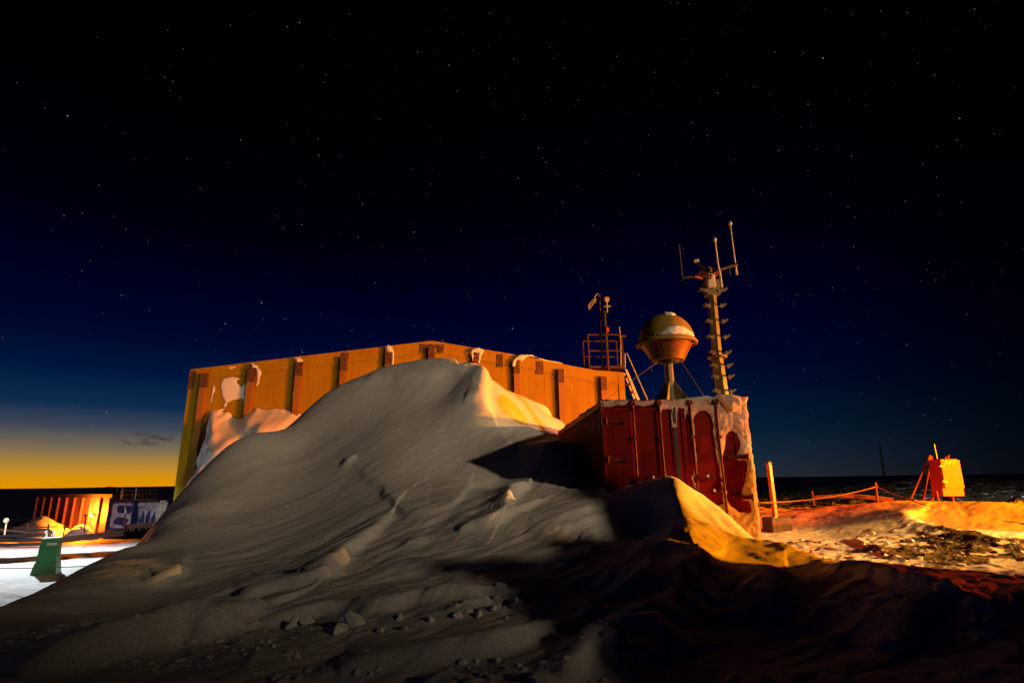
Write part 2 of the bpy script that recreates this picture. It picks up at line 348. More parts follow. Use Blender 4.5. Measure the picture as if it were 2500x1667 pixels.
BMP = [(hit(a,b)[:2], r, h) for a,b,r,h in CH_]
def drift_mask(x, y):
    return ss(x, 2.6, .6)*ss(y, 3, 6)
def height(x, y):
    r = np.hypot(x, y); z = base(x, y)
    near = 1-ss(r, 24, 45)
    # sastrugi: ridges drawn out along the wind, cut off sharply on one side
    wa = math.radians(38); u = x*math.cos(wa)+y*math.sin(wa); v = -x*math.sin(wa)+y*math.cos(wa)
    wx = 1.3*(fbm(x*.55+3,y*.55,3)-.5); wy = 1.3*(fbm(x*.55+40,y*.55+7,3)-.5)
    q = (v*1.5+wy*2.2+u*.12)*.9
    n1 = fbm(u*.45+wx, v*1.6+wy, 4)
    saw = q-np.floor(q); saw = saw*(1-ss(saw,.86,1.0))
    patch = ss(fbm(x*.35+11,y*.35+5,3), .46, .66)
    fg = 1-ss(r, 7, 11.5)
    flat = ss(x,3.4,4.4)*near
    z = z+near*(.05+.09*fg)*(n1-.5)+.014*saw*patch*near*(1+1.6*fg)
    n2 = 1-np.abs(2*fbm(u*1.3+wx*2+9, v*4.6+wy*2, 3)-1)
    z = z+near*(.009*n2*n2*(1+1.6*fg))+near*.010*(fbm(u*4,v*16,3)-.5)
    blk = ss(fbm(x*1.1+31, y*1.1+3, 3), .56, .66)*fg*ss(x,-4.5,-3)*ss(r,6.6,5.4)
    z = z+blk*.05*ss(vnoise(x*7,y*9), .45, .7)
    bx, by = x-hit13[0], y-hit13[1]
    z = z+rims(x, y)
    for c, rr, h in BMP: z = z+h*np.exp(-(((x-c[0])**2+(y-c[1])**2)/(rr*rr*.35))**1.5)
    z = z+.20*(fbm(x*2.2+3,y*2.2,3)-.5)*np.exp(-(((x-2.9)/1.1)**2+((y-7.9)/.8)**2))
    # gravelly flat on the right, rough rock field further off
    z = z+flat*(.05*(fbm(x*1.1,y*1.6,4)-.5)+.022*ss(fbm(x*5,y*5,3),.5,.7)*ss(y,13.5,11))
    rk = ss(r,20,30)*(1-ss(r,80,140)); rx = ss(x/(y+1e-3),.2,.4)
    z = z+rk*rx*(.45*(fbm(x*.5,y*.5,5,.6)-.5)+.12*fbm(x*2.2,y*2.2,3))
    z = z+ss(r,10,16)*(1-ss(r,60,90))*ss(-x,7,10)*(.16*(fbm(x*.8,y*.8,4,.6)-.5))
    z = z+ss(r,300,2000)*6*(fbm(x*.002,y*.002,3)-.5)
    z = z+1.75*np.exp(-((x-11.6)/1.5)**2)*(1-ss(y,6.4,7.1))*ss(y,-7,-4)  # unseen snow bank added to keep sodium and yard light off the foreground
    e_ = (x-y)*.7071; f_ = (x+y)*.7071; z = z+(2.6+.35*ss(f_,3,5.5)+.32*ss(f_,6.6,7.8)+1.2*(fbm(x*.8+4,y*.8,3)-.5))*np.exp(-((e_-3.5)/.85)**2)*ss(f_,1.6,5.2)*(1-ss(f_,8.9,10.0))  # second unseen snow bank, added to shade the foreground from the floodlight
    # keep the snow below the container roof and out of the building
    return z
hit13 = (0,0)
def rockmask(x, y):
    r = np.hypot(x, y); a = np.degrees(np.arctan2(x, y))
    n = fbm(x*.9+5,y*1.6+2,5,.62); m = np.zeros_like(x)
    grav = ss(x,4.6,5.6)*ss(y,6.4,7.4)*(1-ss(y,11.3,12.6)); m = np.maximum(m, grav*ss(n,.54,.60))
    far = ss(r,20,25)*(a>8); m = np.maximum(m, ss(r,25,29)*far*ss(fbm(x*.9+8,y*1.1,5,.66),.36,.42)*(1-.0*r))
    lf = (x<-5.2)&(a<-20)&(tps(x,y)<-.35); m = np.maximum(m, lf*(1-ss(r,11,12.5))*ss(n,.47,.53))
    m = np.maximum(m, (x<-5)*ss(r,41,44)*ss(fbm(x*.25,y*.35,4),.36,.46))
    fp_ = ss(r,66,75); m = m*(1-fp_)+fp_*np.where(a<0,.0,.46)
    return m
azs = np.radians(np.concatenate([np.arange(-180,-60,5.), np.arange(-60,-46,.6), np.arange(-46,46,.125), np.arange(46,60,.6), np.arange(60,180,5.)]))
rs = np.concatenate([[.3,.8,1.3,1.8,2.2,2.6,2.9], np.exp(np.arange(math.log(3.1), math.log(26), .0052)), np.exp(np.arange(math.log(26), math.log(75), .012)), np.exp(np.arange(math.log(76), math.log(9000), .06))])
A, Rr_ = np.meshgrid(azs, rs); GX = Rr_*np.sin(A); GY = Rr_*np.cos(A); GZ = height(GX, GY); RK = rockmask(GX, GY)
nr, na = GX.shape
def poly_in(px, py, poly):
    ins = np.zeros(px.shape, bool); n = len(poly)
    for i in range(n):
        x1,y1 = poly[i]; x2,y2 = poly[(i+1)%n]
        c = ((y1>py)!=(y2>py))&(px < (x2-x1)*(py-y1)/(y2-y1+1e-12)+x1); ins ^= c
    return ins
DR = [(-6.9,5.6),(-8.9,8.6),(-9.2,12.8),(-9.6,16),(-9,20),(-8,23.5),(3.5,23.5),(3.6,16.8),(2.4,15.6),(1.45,9.1),(.6,8.8),(-1.4,7.4),(-2.6,5.2),(-4.2,4.7)]
ii = np.arange(nr-1)[:,None]*na; jj = np.arange(na)[None,:]; j2 = (jj+1)%na
quads = np.stack([ii+jj, ii+j2, ii+na+j2, ii+na+jj], -1).reshape(-1,4)
VX, VY, VZ, VR = GX.ravel(), GY.ravel(), GZ.ravel(), RK.ravel()
cx = VX[quads].mean(1); cy = VY[quads].mean(1); ind = poly_in(cx, cy, DR)
def gridmesh(name, q, m):
    used = np.unique(q); mp = np.zeros(len(VX), int); mp[used] = np.arange(len(used)); q = mp[q]
    me = bpy.data.meshes.new(name); me.vertices.add(len(used)); me.vertices.foreach_set('co', np.stack([VX[used],VY[used],VZ[used]],-1).astype(np.float32).ravel())
    me.loops.add(q.size); me.loops.foreach_set('vertex_index', q.ravel().astype(np.int32)); me.polygons.add(len(q))
    me.polygons.foreach_set('loop_start', np.arange(0,q.size,4,dtype=np.int32)); me.polygons.foreach_set('loop_total', np.full(len(q),4,np.int32))
    me.update(calc_edges=True); me.polygons.foreach_set('use_smooth', np.ones(len(q),bool))
    at = me.attributes.new('rock','FLOAT','POINT'); at.data.foreach_set('value', VR[used].astype(np.float32))
    me.materials.append(m); o = bpy.data.objects.new(name, me); COL.objects.link(o); return o
def ground_mat():
    m = bpy.data.materials.new('snow_and_rock'); m.use_nodes = True; t = m.node_tree; b = t.nodes['Principled BSDF']
    oc = N(t,'ShaderNodeTexCoord').outputs['Object']; at = N(t,'ShaderNodeAttribute', attribute_name='rock')
    n1 = N(t,'ShaderNodeTexNoise'); n1.inputs['Scale'].default_value = 9; n1.inputs['Detail'].default_value = 6; n1.inputs['Roughness'].default_value=.7; t.links.new(oc, n1.inputs['Vector'])
    f = sstep(t, mth(t,'ADD', at.outputs['Fac'], mth(t,'MULTIPLY', mth(t,'SUBTRACT', n1.outputs[0], .5), .9)), .42, .58)
    n2 = N(t,'ShaderNodeTexNoise'); n2.inputs['Scale'].default_value = 22; n2.inputs['Detail'].default_value = 5; t.links.new(oc, n2.inputs['Vector'])
    rock = mixc(t, sstep(t, n2.outputs[0], .4, .62), (.035,.030,.018), (.12,.095,.055))
    n5 = N(t,'ShaderNodeTexNoise'); n5.inputs['Scale'].default_value = 42; n5.inputs['Detail'].default_value = 4; n5.inputs['Roughness'].default_value=.7; t.links.new(oc, n5.inputs['Vector'])
    snow = mixc(t, sstep(t, n5.outputs[0], .38,.62), mixc(t, sstep(t, n1.outputs[0], .35,.7), (.86,.85,.83), (.76,.75,.74)), (.62,.61,.60))
    t.links.new(mixc(t, f, snow, rock), b.inputs['Base Color']); b.inputs['Roughness'].default_value = .7; b.inputs['Specular IOR Level'].default_value = .2
    n3 = N(t,'ShaderNodeTexNoise'); n3.inputs['Scale'].default_value = 5; n3.inputs['Detail'].default_value = 7; n3.inputs['Roughness'].default_value=.55
    mpn = N(t,'ShaderNodeMapping'); mpn.inputs['Rotation'].default_value = (0,0,math.radians(-38)); mpn.inputs['Scale'].default_value = (.5,2.2,1)
    t.links.new(oc, mpn.inputs[0]); t.links.new(mpn.outputs[0], n3.inputs['Vector'])
    n4 = N(t,'ShaderNodeTexNoise'); n4.inputs['Scale'].default_value = 55; n4.inputs['Detail'].default_value = 3; t.links.new(oc, n4.inputs['Vector'])
    hgt = mth(t,'ADD', mth(t,'ADD', mth(t,'MULTIPLY', n3.outputs[0], .8), mth(t,'MULTIPLY', n4.outputs[0], .30)), mth(t,'MULTIPLY', mth(t,'MULTIPLY', n2.outputs[0], f), 1.6))
    bp = N(t,'ShaderNodeBump'); bp.inputs['Strength'].default_value = .5; bp.inputs['Distance'].default_value = .04; t.links.new(hgt, bp.inputs['Height']); t.links.new(bp.outputs[0], b.inputs['Normal'])
    return m
GM = ground_mat()
g = gridmesh('ground', quads[~ind], GM); g['kind'] = 'structure'
g = gridmesh('snow_drift', quads[ind], GM); g['kind'] = 'structure'; g['label'] = 'huge wind-packed snow drift piled against the yellow building'; 
_R, _Z = {}, None
def gh(x, y): return float(height(np.array([float(x)]), np.array([float(y)]))[0])

# ------------------------------------------------------------ snow slabs with a free outline on a surface
def dist_poly(p, poly):
    b = 1e9
    for i in range(len(poly)):
        a = np.array(poly[i]); d = np.array(poly[(i+1)%len(poly)])-a; t = np.clip(np.dot(p-a,d)/(d@d+1e-12),0,1); b = min(b, np.hypot(*(p-a-t*d)))
    return b
def densify(poly, st, jit=0):
    out = []
    for i in range(len(poly)):
        a = np.array(poly[i], float); b = np.array(poly[(i+1)%len(poly)], float); n = max(1, int(np.hypot(*(b-a))/st))
        for k in range(n):
            q = a+(b-a)*k/n
            if jit: q = q+np.array([vnoise(q[0:1]/st*.35,q[1:2]/st*.35)[0]-.5, vnoise(q[0:1]/st*.35+70,q[1:2]/st*.35)[0]-.5])*jit+rng.uniform(-.22,.22,2)*st*(jit>0)
            out.append(q)
    return out
def slab(name, outer, holes, place, T, w, st, m, parent=None, jit=None, rough=.15, smooth=True, tfun=None):
    """place(u, v, thickness) -> local xyz.  The slab swells from its outline to thickness T over width w."""
    jit = st*.8 if jit is None else jit
    loops = [densify(l, st, jit) for l in [outer]+list(holes)]
    vs = []; eds = []
    for l in loops:
        b = len(vs); vs += [tuple(q) for q in l]; eds += [(b+i, b+(i+1)%len(l)) for i in range(len(l))]
    nb = len(vs); lo = np.min(outer,0); hi = np.max(outer,0)
    gx, gy = np.meshgrid(np.arange(lo[0],hi[0],st), np.arange(lo[1],hi[1],st*.87)); gx = gx+(np.arange(gx.shape[0])%2)[:,None]*st/2
    gp = np.stack([gx.ravel(),gy.ravel()],-1)+rng.uniform(-.2,.2,(gx.size,2))*st
    k = poly_in(gp[:,0],gp[:,1],loops[0])
    for l in loops[1:]: k &= ~poly_in(gp[:,0],gp[:,1],l)
    gp = gp[k]; keep = []
    for q in gp:
        if min(dist_poly(q,l) for l in loops) > st*.45: keep.append(q)
    vs += [tuple(q) for q in keep]
    V, Eo, F, *_ = delaunay_2d_cdt([Vector(v) for v in vs], eds, [], 0, 1e-6)
    V = np.array([tuple(v) for v in V]); F = [f for f in F]
    if not F: return None
    c = np.array([V[list(f)].mean(0) for f in F]); k = poly_in(c[:,0],c[:,1],loops[0])
    for l in loops[1:]: k &= ~poly_in(c[:,0],c[:,1],l)
    F = [f for f, q in zip(F,k) if q]
    out = []
    for v in V:
        d = min(dist_poly(v,l) for l in loops); n = float(vnoise(np.array([v[0]*1.7/w]),np.array([v[1]*1.7/w]))[0])
        t = T*(1-math.exp(-d/w*1.6))*(1+rough*(n-.5)*2)
        if tfun: t *= tfun(v)
        out.append(place(v[0], v[1], max(t,0)-.004))
    me = bpy.data.meshes.new(name); me.from_pydata([tuple(map(float,p)) for p in out], [], [tuple(f) for f in F]); me.materials.append(m)
    bm = bmesh.new(); bm.from_mesh(me); bmesh.ops.delete(bm, geom=[q for q in bm.verts if not q.link_faces], context='VERTS'); bmesh.ops.recalc_face_normals(bm, faces=bm.faces); bm.to_mesh(me); bm.free()
    me.shade_smooth(); o = bpy.data.objects.new(name, me); COL.objects.link(o)
    if parent: o.parent = parent
    return o

# ------------------------------------------------------------ the yellow building
WF = Fr((-16.9,28,0), math.radians(4.5))
bld = thing('industrial_building', 'large yellow metal building with low gable and ribbed wall behind the snow drift', 'building', WF.o, WF.a)
def wp(x, y, d=0): return WF.px(x, y, d)
top = [wp(*q) for q in [(465,905),(1055,835),(1290,874),(1400,897),(1455,907),(1522,912)]]
s0, s1 = top[0][0], top[-1][0]; BASE = -1.8
def topz(s):
    return float(np.interp(s, [t[0] for t in top], [t[1] for t in top]))
mb = MB()  # panel wall: shallow pans between joints, local y = -outwards
ribs_px = [(505,912),(620,890),(735,877),(843,862),(951,848),(1055,835),(1163,855),(1260,872),(1367,900),(1470,918)]
rib_s = [wp(*q)[0] for q in ribs_px]
cuts = sorted(set([s0, s1]+[s for s in np.arange(s0+.42, s1, .59)]+[t[0] for t in top[1:-1]]))
for a, b in zip(cuts[:-1], cuts[1:]):
    vs = []
    for s, y in ((a+.007,0),(b-.007,0)): vs += [(s,y,BASE),(s,y,topz(s))]
    mb.add(vs, [(0,2,3,1)])
    mb.add([(b-.007,0,BASE),(b-.007,0,topz(b)),(b+.007,0,BASE),(b+.007,0,topz(b)),(b,.012,BASE),(b,.012,topz(b))], [(0,4,5,1),(4,2,3,5)])
mb.add([(s0,0,BASE),(s0+.012,0,BASE),(s0+.012,0,topz(s0)),(s0,0,topz(s0))],[(0,1,2,3)])
mb.build('wall', M_yel, bld)
mb = MB(); mb.add([(s0,0,BASE),(s0,14,BASE),(s0,14,topz(s0)),(s0,0,topz(s0))],[(0,1,2,3)]).build('side_wall', M_yel, bld)
mb = MB(); mb.add([(s1,0,BASE),(s1,14,BASE),(s1,14,topz(s1)),(s1,0,topz(s1))],[(0,1,2,3)]).build('side_wall', M_yel, bld)
mb = MB(); mb.add([(s0,14,BASE),(s1,14,BASE),(s1,14,topz(s1)),(top[1][0],14,top[1][1]),(s0,14,topz(s0))],[(0,1,2,3,4)]).build('rear_wall', M_yel, bld)
mb = MB()
for a, b in zip(top[:-1], top[1:]):
    mb.add([(a[0],-.03,a[1]+.004),(b[0],-.03,b[1]+.004),(b[0],14.05,b[1]+.004),(a[0],14.05,a[1]+.004),(a[0],-.03,a[1]+.07),(b[0],-.03,b[1]+.07),(b[0],14.05,b[1]+.07),(a[0],14.05,a[1]+.07)],
        [(3,2,1,0),(4,5,6,7),(0,1,5,4),(2,3,7,6)])
mb.build('roof', M_yel, bld)
# fascia: the smooth band below the roof line, with a row of rivets
mb = MB(); k = 60
for i in range(k):
    a = s0+(s1-s0)*i/k; b = s0+(s1-s0)*(i+1)/k; h = .66
    mb.add([(a,-.035,topz(a)-h),(b,-.035,topz(b)-h),(b,-.035,topz(b)),(a,-.035,topz(a)),(a,-.002,topz(a)-h),(b,-.002,topz(b)-h)],[(0,1,2,3),(4,5,1,0)])
mb.mark()
for s in np.arange(s0+.2, s1-.1, .19):
    z = topz(s)-.60; mb.cbox((s,-.045,z),(.022,.012,.022))
mb.build('fascia', (M_yel, M_brn), bld)
for i, s in enumerate(rib_s):
    tz = wp(*ribs_px[i])[1]; zt = min(topz(s)-.04, topz(s)-(.30 if i not in (5,) else .38)); rd = .30
    mb = MB().box((s-.15,-rd,BASE),(s+.15,-.038,zt-.75)); mb.cbox((s+.17,-.05,(BASE+zt-.75)/2),(.02,.02,(zt-.75-BASE)/2))
    mb.mark()
    for z in np.arange(zt-.9, 0, -.22): mb.cbox((s+.155,-rd+.03,z),(.01,.016,.016))
    rb = mb.build('wall_rib', (M_yeld, M_brn), bld)
    MB().box((s-.16,-rd-.012,zt-.75),(s+.16,-.036,zt)).build('rib_cap', M_brn, rb)
for (x0,x1,y0,y1) in [(1212,1228,861,893),(1308,1326,878,910),(1352,1368,0,0)][:2]:
    a = wp(x0,y0)[0]; b = wp(x1,y0)[0]; s = (a+b)/2; MB().box((a,-.055,topz(s)-.78),(b,-.037,topz(s)-.05)).build('patch_plate', M_brn, bld)
s = rib_s[5]; MB().prism([(s-.66,topz(s-.66)-.04),(s+.66,topz(s+.66)-.04),(s+.62,topz(s)-.62),(s+.3,topz(s)-.62),(s+.28,topz(s)-.36),(s-.28,topz(s)-.36),(s-.3,topz(s)-.62),(s-.66,topz(s)-.62)],1,-.07,-.037).build('ridge_plate', M_brn, bld)
for s in (rib_s[3]-.0, rib_s[1]): MB().box((s-.2,-.062,topz(s)-.36),(s+.2,-.037,topz(s)-.03)).build('patch_plate', M_brn, bld)
MB().box((s0-.02,-.06,topz(s0)-1.0),(s0+.3,-.037,topz(s0)-.01)).build('corner_plate', M_brn, bld)
MB().box((s1-.32,-.06,BASE),(s1+.02,-.037,topz(s1)-.05)).build('corner_trim', M_yel, bld)
for (px,py) in [(1080,832),(498,900)][:1]:
    s,z = wp(px,py); MB().cbox((s,.5,z+.05),(.06,.06,.14)).build('roof_vent', M_black, bld)

def wall_place(u, v, t): return WF.w(u, .037+t, v)
def on_wall(pl): return [wp(*q) for q in pl]
def snow_patch(label, outer, place, T, w, st, m=None, holes=(), group=None, **kw):
    o = slab('snow_patch', outer, holes, place, T, w, st, m or M_frost, **kw)
    if o: tag(o, label, 'snow', group)
    return o
GW = 'snow stuck on the yellow wall'
def c2(l): return [(400+x*700/2352, 800+y*450/1512) for x,y in l]      # enlarged view of the wall
snow_patch('big ragged snow patch on the yellow wall beside the second rib', on_wall(c2([(480,440),(500,415),(560,402),(620,415),(632,428),(605,425),(600,450),(640,490),(660,470),(700,430),(722,390),(738,385),(732,460),(725,540),(712,640),(690,620),(650,615),(655,590),(640,580),(590,590),(545,600),(520,615),(515,640),(495,655),(488,640),(510,610),(487,570),(478,520),(470,470)])), wall_place,.03,.08,.055,group=GW)
snow_patch('thin snow strip beside the first rib of the yellow wall', on_wall(c2([(405,470),(420,485),(422,515),(405,540),(400,580),(392,620),(388,600),(395,530)])), wall_place,.04,.05,.05,group=GW)
snow_patch('snow cap hooked over the second rib of the yellow wall', on_wall(c2([(735,298),(760,305),(790,325),(795,340),(812,355),(818,380),(808,410),(798,460),(790,482),(778,480),(785,430),(782,370),(780,340),(742,332)])), lambda u,v,t: WF.w(u,.33+t,v),.05,.05,.05,group=GW)
snow_patch('ragged snow beside the third rib of the yellow wall', on_wall(c2([(1092,450),(1098,480),(1095,540),(1090,600),(1082,632),(1058,625),(1060,600),(1068,580),(1055,560),(1048,535),(1075,505),(1085,480)])), wall_place,.05,.06,.06,group=GW)
snow_patch('small snow cap on top of the third rib of the yellow wall', on_wall(c2([(1100,255),(1120,252),(1150,272),(1158,290),(1105,290),(1097,270)])), lambda u,v,t: WF.w(u,.33+t,v),.05,.05,.05,group=GW)
snow_patch('tall rounded snow cap on the fifth rib of the yellow wall', on_wall(c2([(1835,160),(1850,152),(1880,165),(1888,190),(1897,230),(1893,280),(1882,340),(1877,300),(1880,215),(1840,205),(1830,180)])), lambda u,v,t: WF.w(u,.33+t,v),.08,.06,.05,group=GW)
snow_patch('thin snow along the roof edge of the yellow wall near its left end', on_wall(c2([(470,335),(540,322),(608,312),(590,328),(550,342),(520,332)])), wall_place,.04,.05,.05,group=GW)
def c3(l): return [(1000+x*500/1960, 800+y*400/1568) for x,y in l]
snow_patch('horseshoe of snow round the rib right of the ridge', on_wall(c3([(595,225),(620,208),(660,203),(700,215),(710,235),(700,262),(682,280),(672,350),(658,350),(660,250),(610,248),(607,335),(598,300),(590,262)])), lambda u,v,t: WF.w(u,.33+t,v),.06,.06,.05,group=GW)
snow_patch('snow hood sweeping from the roof over the seventh rib', on_wall(c3([(1000,310),(1030,285),(1060,270),(1110,272),(1160,270),(1190,285),(1230,292),(1130,288),(1090,310),(1070,335),(1060,320),(1015,320),(1010,380),(985,385),(975,370),(985,325)])), lambda u,v,t: WF.w(u,.33+t,v),.07,.06,.05,group=GW)
snow_patch('narrow snow streak hanging down beside the seventh rib', on_wall(c3([(988,418),(1012,415),(1012,500),(1013,590),(1000,588),(998,500),(990,460)])), wall_place,.04,.05,.05,group=GW)
snow_patch('thin line of snow along the roof edge right of the ridge', on_wall(c3([(1230,288),(1270,300),(1350,318),(1430,332),(1480,346),(1400,338),(1300,318),(1240,300)])), wall_place,.05,.04,.05,group=GW)
snow_patch('snow sliver beside the last rib of the yellow wall', on_wall(c3([(1860,462),(1872,470),(1884,510),(1880,545),(1868,568),(1864,520)])), wall_place,.04,.05,.05,group=GW)
# bank of snow swept against the wall
lump = on_wall(c2([(385,680),(440,672),(500,665),(470,690),(500,695),(545,690),(570,735),(610,748),(650,740),(680,700),(740,680),(765,655),(800,672),(860,672),(960,668),(1050,675),(1100,690),(1160,720),(1300,780),(1400,900),(1300,1100),(1000,1250),(600,1400),(260,1500),(150,1480),(250,1250),(300,1170),(285,1120),(285,1080),(320,1010),(350,920),(360,820),(370,730)]))
zt_ = max(p[1] for p in lump)
o = slab('snow_bank', lump, [], lambda u,v,t: WF.w(u,.04+t,v), 2.6, 1.1, .13, M_snow, rough=.10, jit=.04,
         tfun=lambda v: .25+.95*(1-math.exp(-max(0,(zt_-v[1]))/1.6))+.05*math.sin(v[0]*2.1+v[1]*2.8))
tag(o, 'smooth bank of snow swept up against the left part of the yellow wall', 'snow bank')

# ------------------------------------------------------------ platform, stairs and aerials at the right end of the roof
YP = 31.0; PF = Fr((0,YP,0), math.radians(4.5))
def pp(x, y, d=0): s, z = PF.px(x, y, d); return s, -d, z
def c4(x, y): return (1400+x*200/1045, 700+y*300/1568)
plat = thing('roof_platform', 'rusty steel walkway platform with handrails on the right end of the yellow building', 'platform', PF.o, PF.a)
A = lambda x,y,d=0: pp(*c4(x,y),d)
def tb(name, pts_, r, m, par, n=8, **k): return MB().tube(pts_, r, n, **k).build(name, m, par, smooth='auto')
mb = MB(); q0 = A(210,1010); q1 = A(650,1010); q2 = A(650,1042)
mb.box((q0[0],-.06,q2[2]),(q1[0],1.6,q0[2])).build('deck', M_rust, plat)
for x0,y0,x1,y1,d in [(182,610,203,1035,0),(120,692,137,1022,-1.5),(545,690,565,1020,-1.5),(612,640,640,1040,0)]:
    tb('post', [A(x1,y1,d),A(x0,y0,d)], .055, M_rust, plat)
for pts_,d in [(((175,612),(607,612)),0),(((200,818),(615,815)),0),(((118,697),(582,690)),-1.5),(((140,893),(520,893)),-1.5)]:
    tb('rail', [A(*p,d) for p in pts_], .05, M_rust, plat)
a = A(182,610,0); b = A(120,692,-1.5); tb('rail', [a,b], .045, M_rust, plat)
a = A(607,612,0); b = A(570,692,-1.5); tb('rail', [a,b], .045, M_rust, plat)
mb = MB(); mb.cbox(A(640,632),(.13,.05,.06)); mb.build('bracket', M_rust, plat)
am = thing('antenna_pole', 'thin dark pole carrying a comb-like aerial above the roof platform', 'antenna', P(*c4(375,1040),YP), 0)
def AL(o, x, y, d=0):
    w = PF.w(pp(*c4(x,y),d)[0], d, pp(*c4(x,y),d)[2]); return tuple(w-np.array(o.location))
tb('pole', [AL(am,372,1040),AL(am,345,400),AL(am,333,95)], .055, M_rust, am)
yg = tb('aerial_boom', [AL(am,335,105),AL(am,290,160),AL(am,185,265)], .03, M_black, am)
mb = MB()
for i in range(7):
    t = i/6; x = 195+(282-195)*t; y = 258+(165-258)*t; mb.tube([AL(am,x+4,y+36,.1),AL(am,x-6,y-34,.1)], .018, 6)
mb.build('aerial_element', M_galw, yg)
tb('top_hook', [AL(am,275,195),AL(am,272,125),AL(am,300,95),AL(am,333,95)], .022, M_galw, am, 6)
a2 = thing('sensor_pole', 'thick rusty pole with pale dish and square sensor on the roof platform', 'antenna', P(*c4(440,1075),YP+.5), 0)
tb('pole', [AL(a2,443,1078,.3),AL(a2,425,760,.3),AL(a2,400,405,.3)], .10, M_rust, a2, 10, r2=.075)
tb('pole_top', [AL(a2,400,420,.3),AL(a2,395,310,.3)], .11, M_black, a2, 8)
tb('sensor_stem', [AL(a2,434,330,.3),AL(a2,424,180,.3)], .035, M_galw, a2)
c = AL(a2,425,254,.3); MB().lathe([(0,-.035),(.22,-.02),(.24,0),(.2,.03),(0,.06)],24,c).build('dish', M_white, a2, smooth='auto')
c = AL(a2,424,162,.3); MB().cbox(c,(.13,.12,.12)).build('sensor', M_white, a2, bevel=.02)
MB().tube([(c[0],c[1],c[2]-.2),(c[0],c[1],c[2]-.1)],.05,8,r2=.09).build('sensor_neck', M_white, a2)
c = AL(a2,434,548,.45); MB().cbox(c,(.075,.07,.16)).build('junction_box', M_orange, a2, bevel=.03)
sw = thing('whip_aerial', 'short pale whip aerial clamped at the right corner of the roof platform', 'antenna', P(*c4(605,1000),YP), 0)
tb('whip', [AL(sw,607,1010),AL(sw,603,700),AL(sw,587,515)], .035, M_galw, sw)
stt = thing('stairway', 'pale steel stairway with one handrail leaning from the roof platform down to the right', 'stairs', PF.w(pp(*c4(850,1425))[0],0,0), 0)
for d, pl in ((.0,((655,1045),(690,1060),(1010,1830),(960,1830))),(-.8,((637,1095),(660,1100),(960,1830),(925,1830)))):
    pw = [AL(stt,*q,d) for q in pl]; vs = pw+[(p[0],p[1]+.05,p[2]) for p in pw]
    MB().add(vs,[(0,1,2,3),(7,6,5,4),(0,4,5,1),(1,5,6,2),(2,6,7,3),(3,7,4,0)]).build('stringer', M_alu, stt)
for i in range(7):
    x = 665+40*i; y = 1160+98*i; a = AL(stt,x-10,y,-.78); b = AL(stt,x+32,y+6,-.06)
    MB().cbox(((a[0]+b[0])/2,(a[1]+b[1])/2,a[2]),(.13,.36,.025)).build('tread', M_stand, stt)
tb('handrail', [AL(stt,660,1035),AL(stt,656,850),AL(stt,682,848),AL(stt,935,1420),AL(stt,1120,1830)], .04, M_alu, stt)

# ------------------------------------------------------------ the red container
CA = math.radians(2.5); CFr = Fr((1.5,9.17,0), CA); HT = 2.60; WD = 2.44; LN = 6.06
con = thing('shipping_container', 'dark red shipping container with snow-crusted doors beside the drift', 'container', CFr.o, CA)
zb = .02
mb = MB()
# corrugated left side (y = into depth)
def corr(x, sgn):
    ys = []; y = .16; k = 0
    while y < LN-.2:
        for dy, o_ in ((0,0),(.07,0),(.105,.036),(.175,.036)): ys.append((min(y+dy,LN-.16), o_))
        y += .21
    ys.append((LN-.16,0)); vs = []; fs = []
    for i,(y,o_) in enumerate(ys): vs += [(x+sgn*(.02+o_),y,zb+.16),(x+sgn*(.02+o_),y,HT-.12)]
    for i in range(len(ys)-1): fs.append((2*i,2*i+2,2*i+3,2*i+1))
    return vs, fs
MB().add(*corr(0,1)).build('side_panel', M_red, con); MB().add(*corr(WD,-1)).build('side_panel', M_red, con)
mb = MB()
for x in (0, WD-.16):
    mb.box((x,.0,zb+.12),(x+.16,.16,HT-.12)); mb.box((x,LN-.16,zb+.12),(x+.16,LN,HT-.12))
for x in (0, WD-.06): mb.box((x,.18,zb),(x+.06,LN-.18,zb+.16)); mb.box((x,.18,HT-.12),(x+.06,LN-.18,HT-.01))
mb.box((.18,0.0,zb),(WD-.18,.12,zb+.16)); mb.box((.18,.0,HT-.12),(WD-.18,.12,HT-.01)); mb.box((.16,LN-.1,zb),(WD-.16,LN,HT))
mb.build('frame', M_red, con)
MB().box((.06,.12,HT-.05),(WD-.06,LN-.1,HT-.012)).build('roof', M_red, con)
for x in (0, WD-.178):
    for y in (-.002, LN-.162):
        for z in (zb-.01, HT-.12+.002):
            c = MB(); c.box((x,y,z),(x+.178,y+.164,z+.118)); cc = c.build('corner_casting', M_redd, con, bevel=.006)
            if y < 0 and z > 1: MB().lathe([(0,0),(.035,0),(.038,.002)],16).build('hole', M_black, cc, loc=(x+.089,y-.003,z+.06)).rotation_euler = (PI/2,0,0)
def door(x0, x1, name='door'):
    mb = MB(); mb.box((x0,.045,zb+.17),(x1,.09,HT-.13)); n = 3; w_ = (x1-x0)
    # frame lip and vertical ribs
    for a,b in ((x0+.002,x0+.05),(x1-.05,x1-.002)): mb.box((a,.015,zb+.175),(b,.048,HT-.135))
    for z in (zb+.18, HT-.19): mb.box((x0+.05,.018,z),(x1-.05,.05,z+.05))
    return mb.build(name, M_red, con, bevel=.003)
dl = door(.165, WD/2-.008); dr = door(WD/2+.008, WD-.165)
MB().box((WD/2-.03,.004,zb+.2),(WD/2+.03,.014,HT-.16)).build('door_seal', M_black, con)
MB().box((1.005,.020,zb+.2),(1.09,.044,HT-.2)).build('door_stiffener', M_red, dl); MB().box((1.34,.020,zb+.2),(1.42,.044,HT-.2)).build('door_stiffener', M_red, dr)
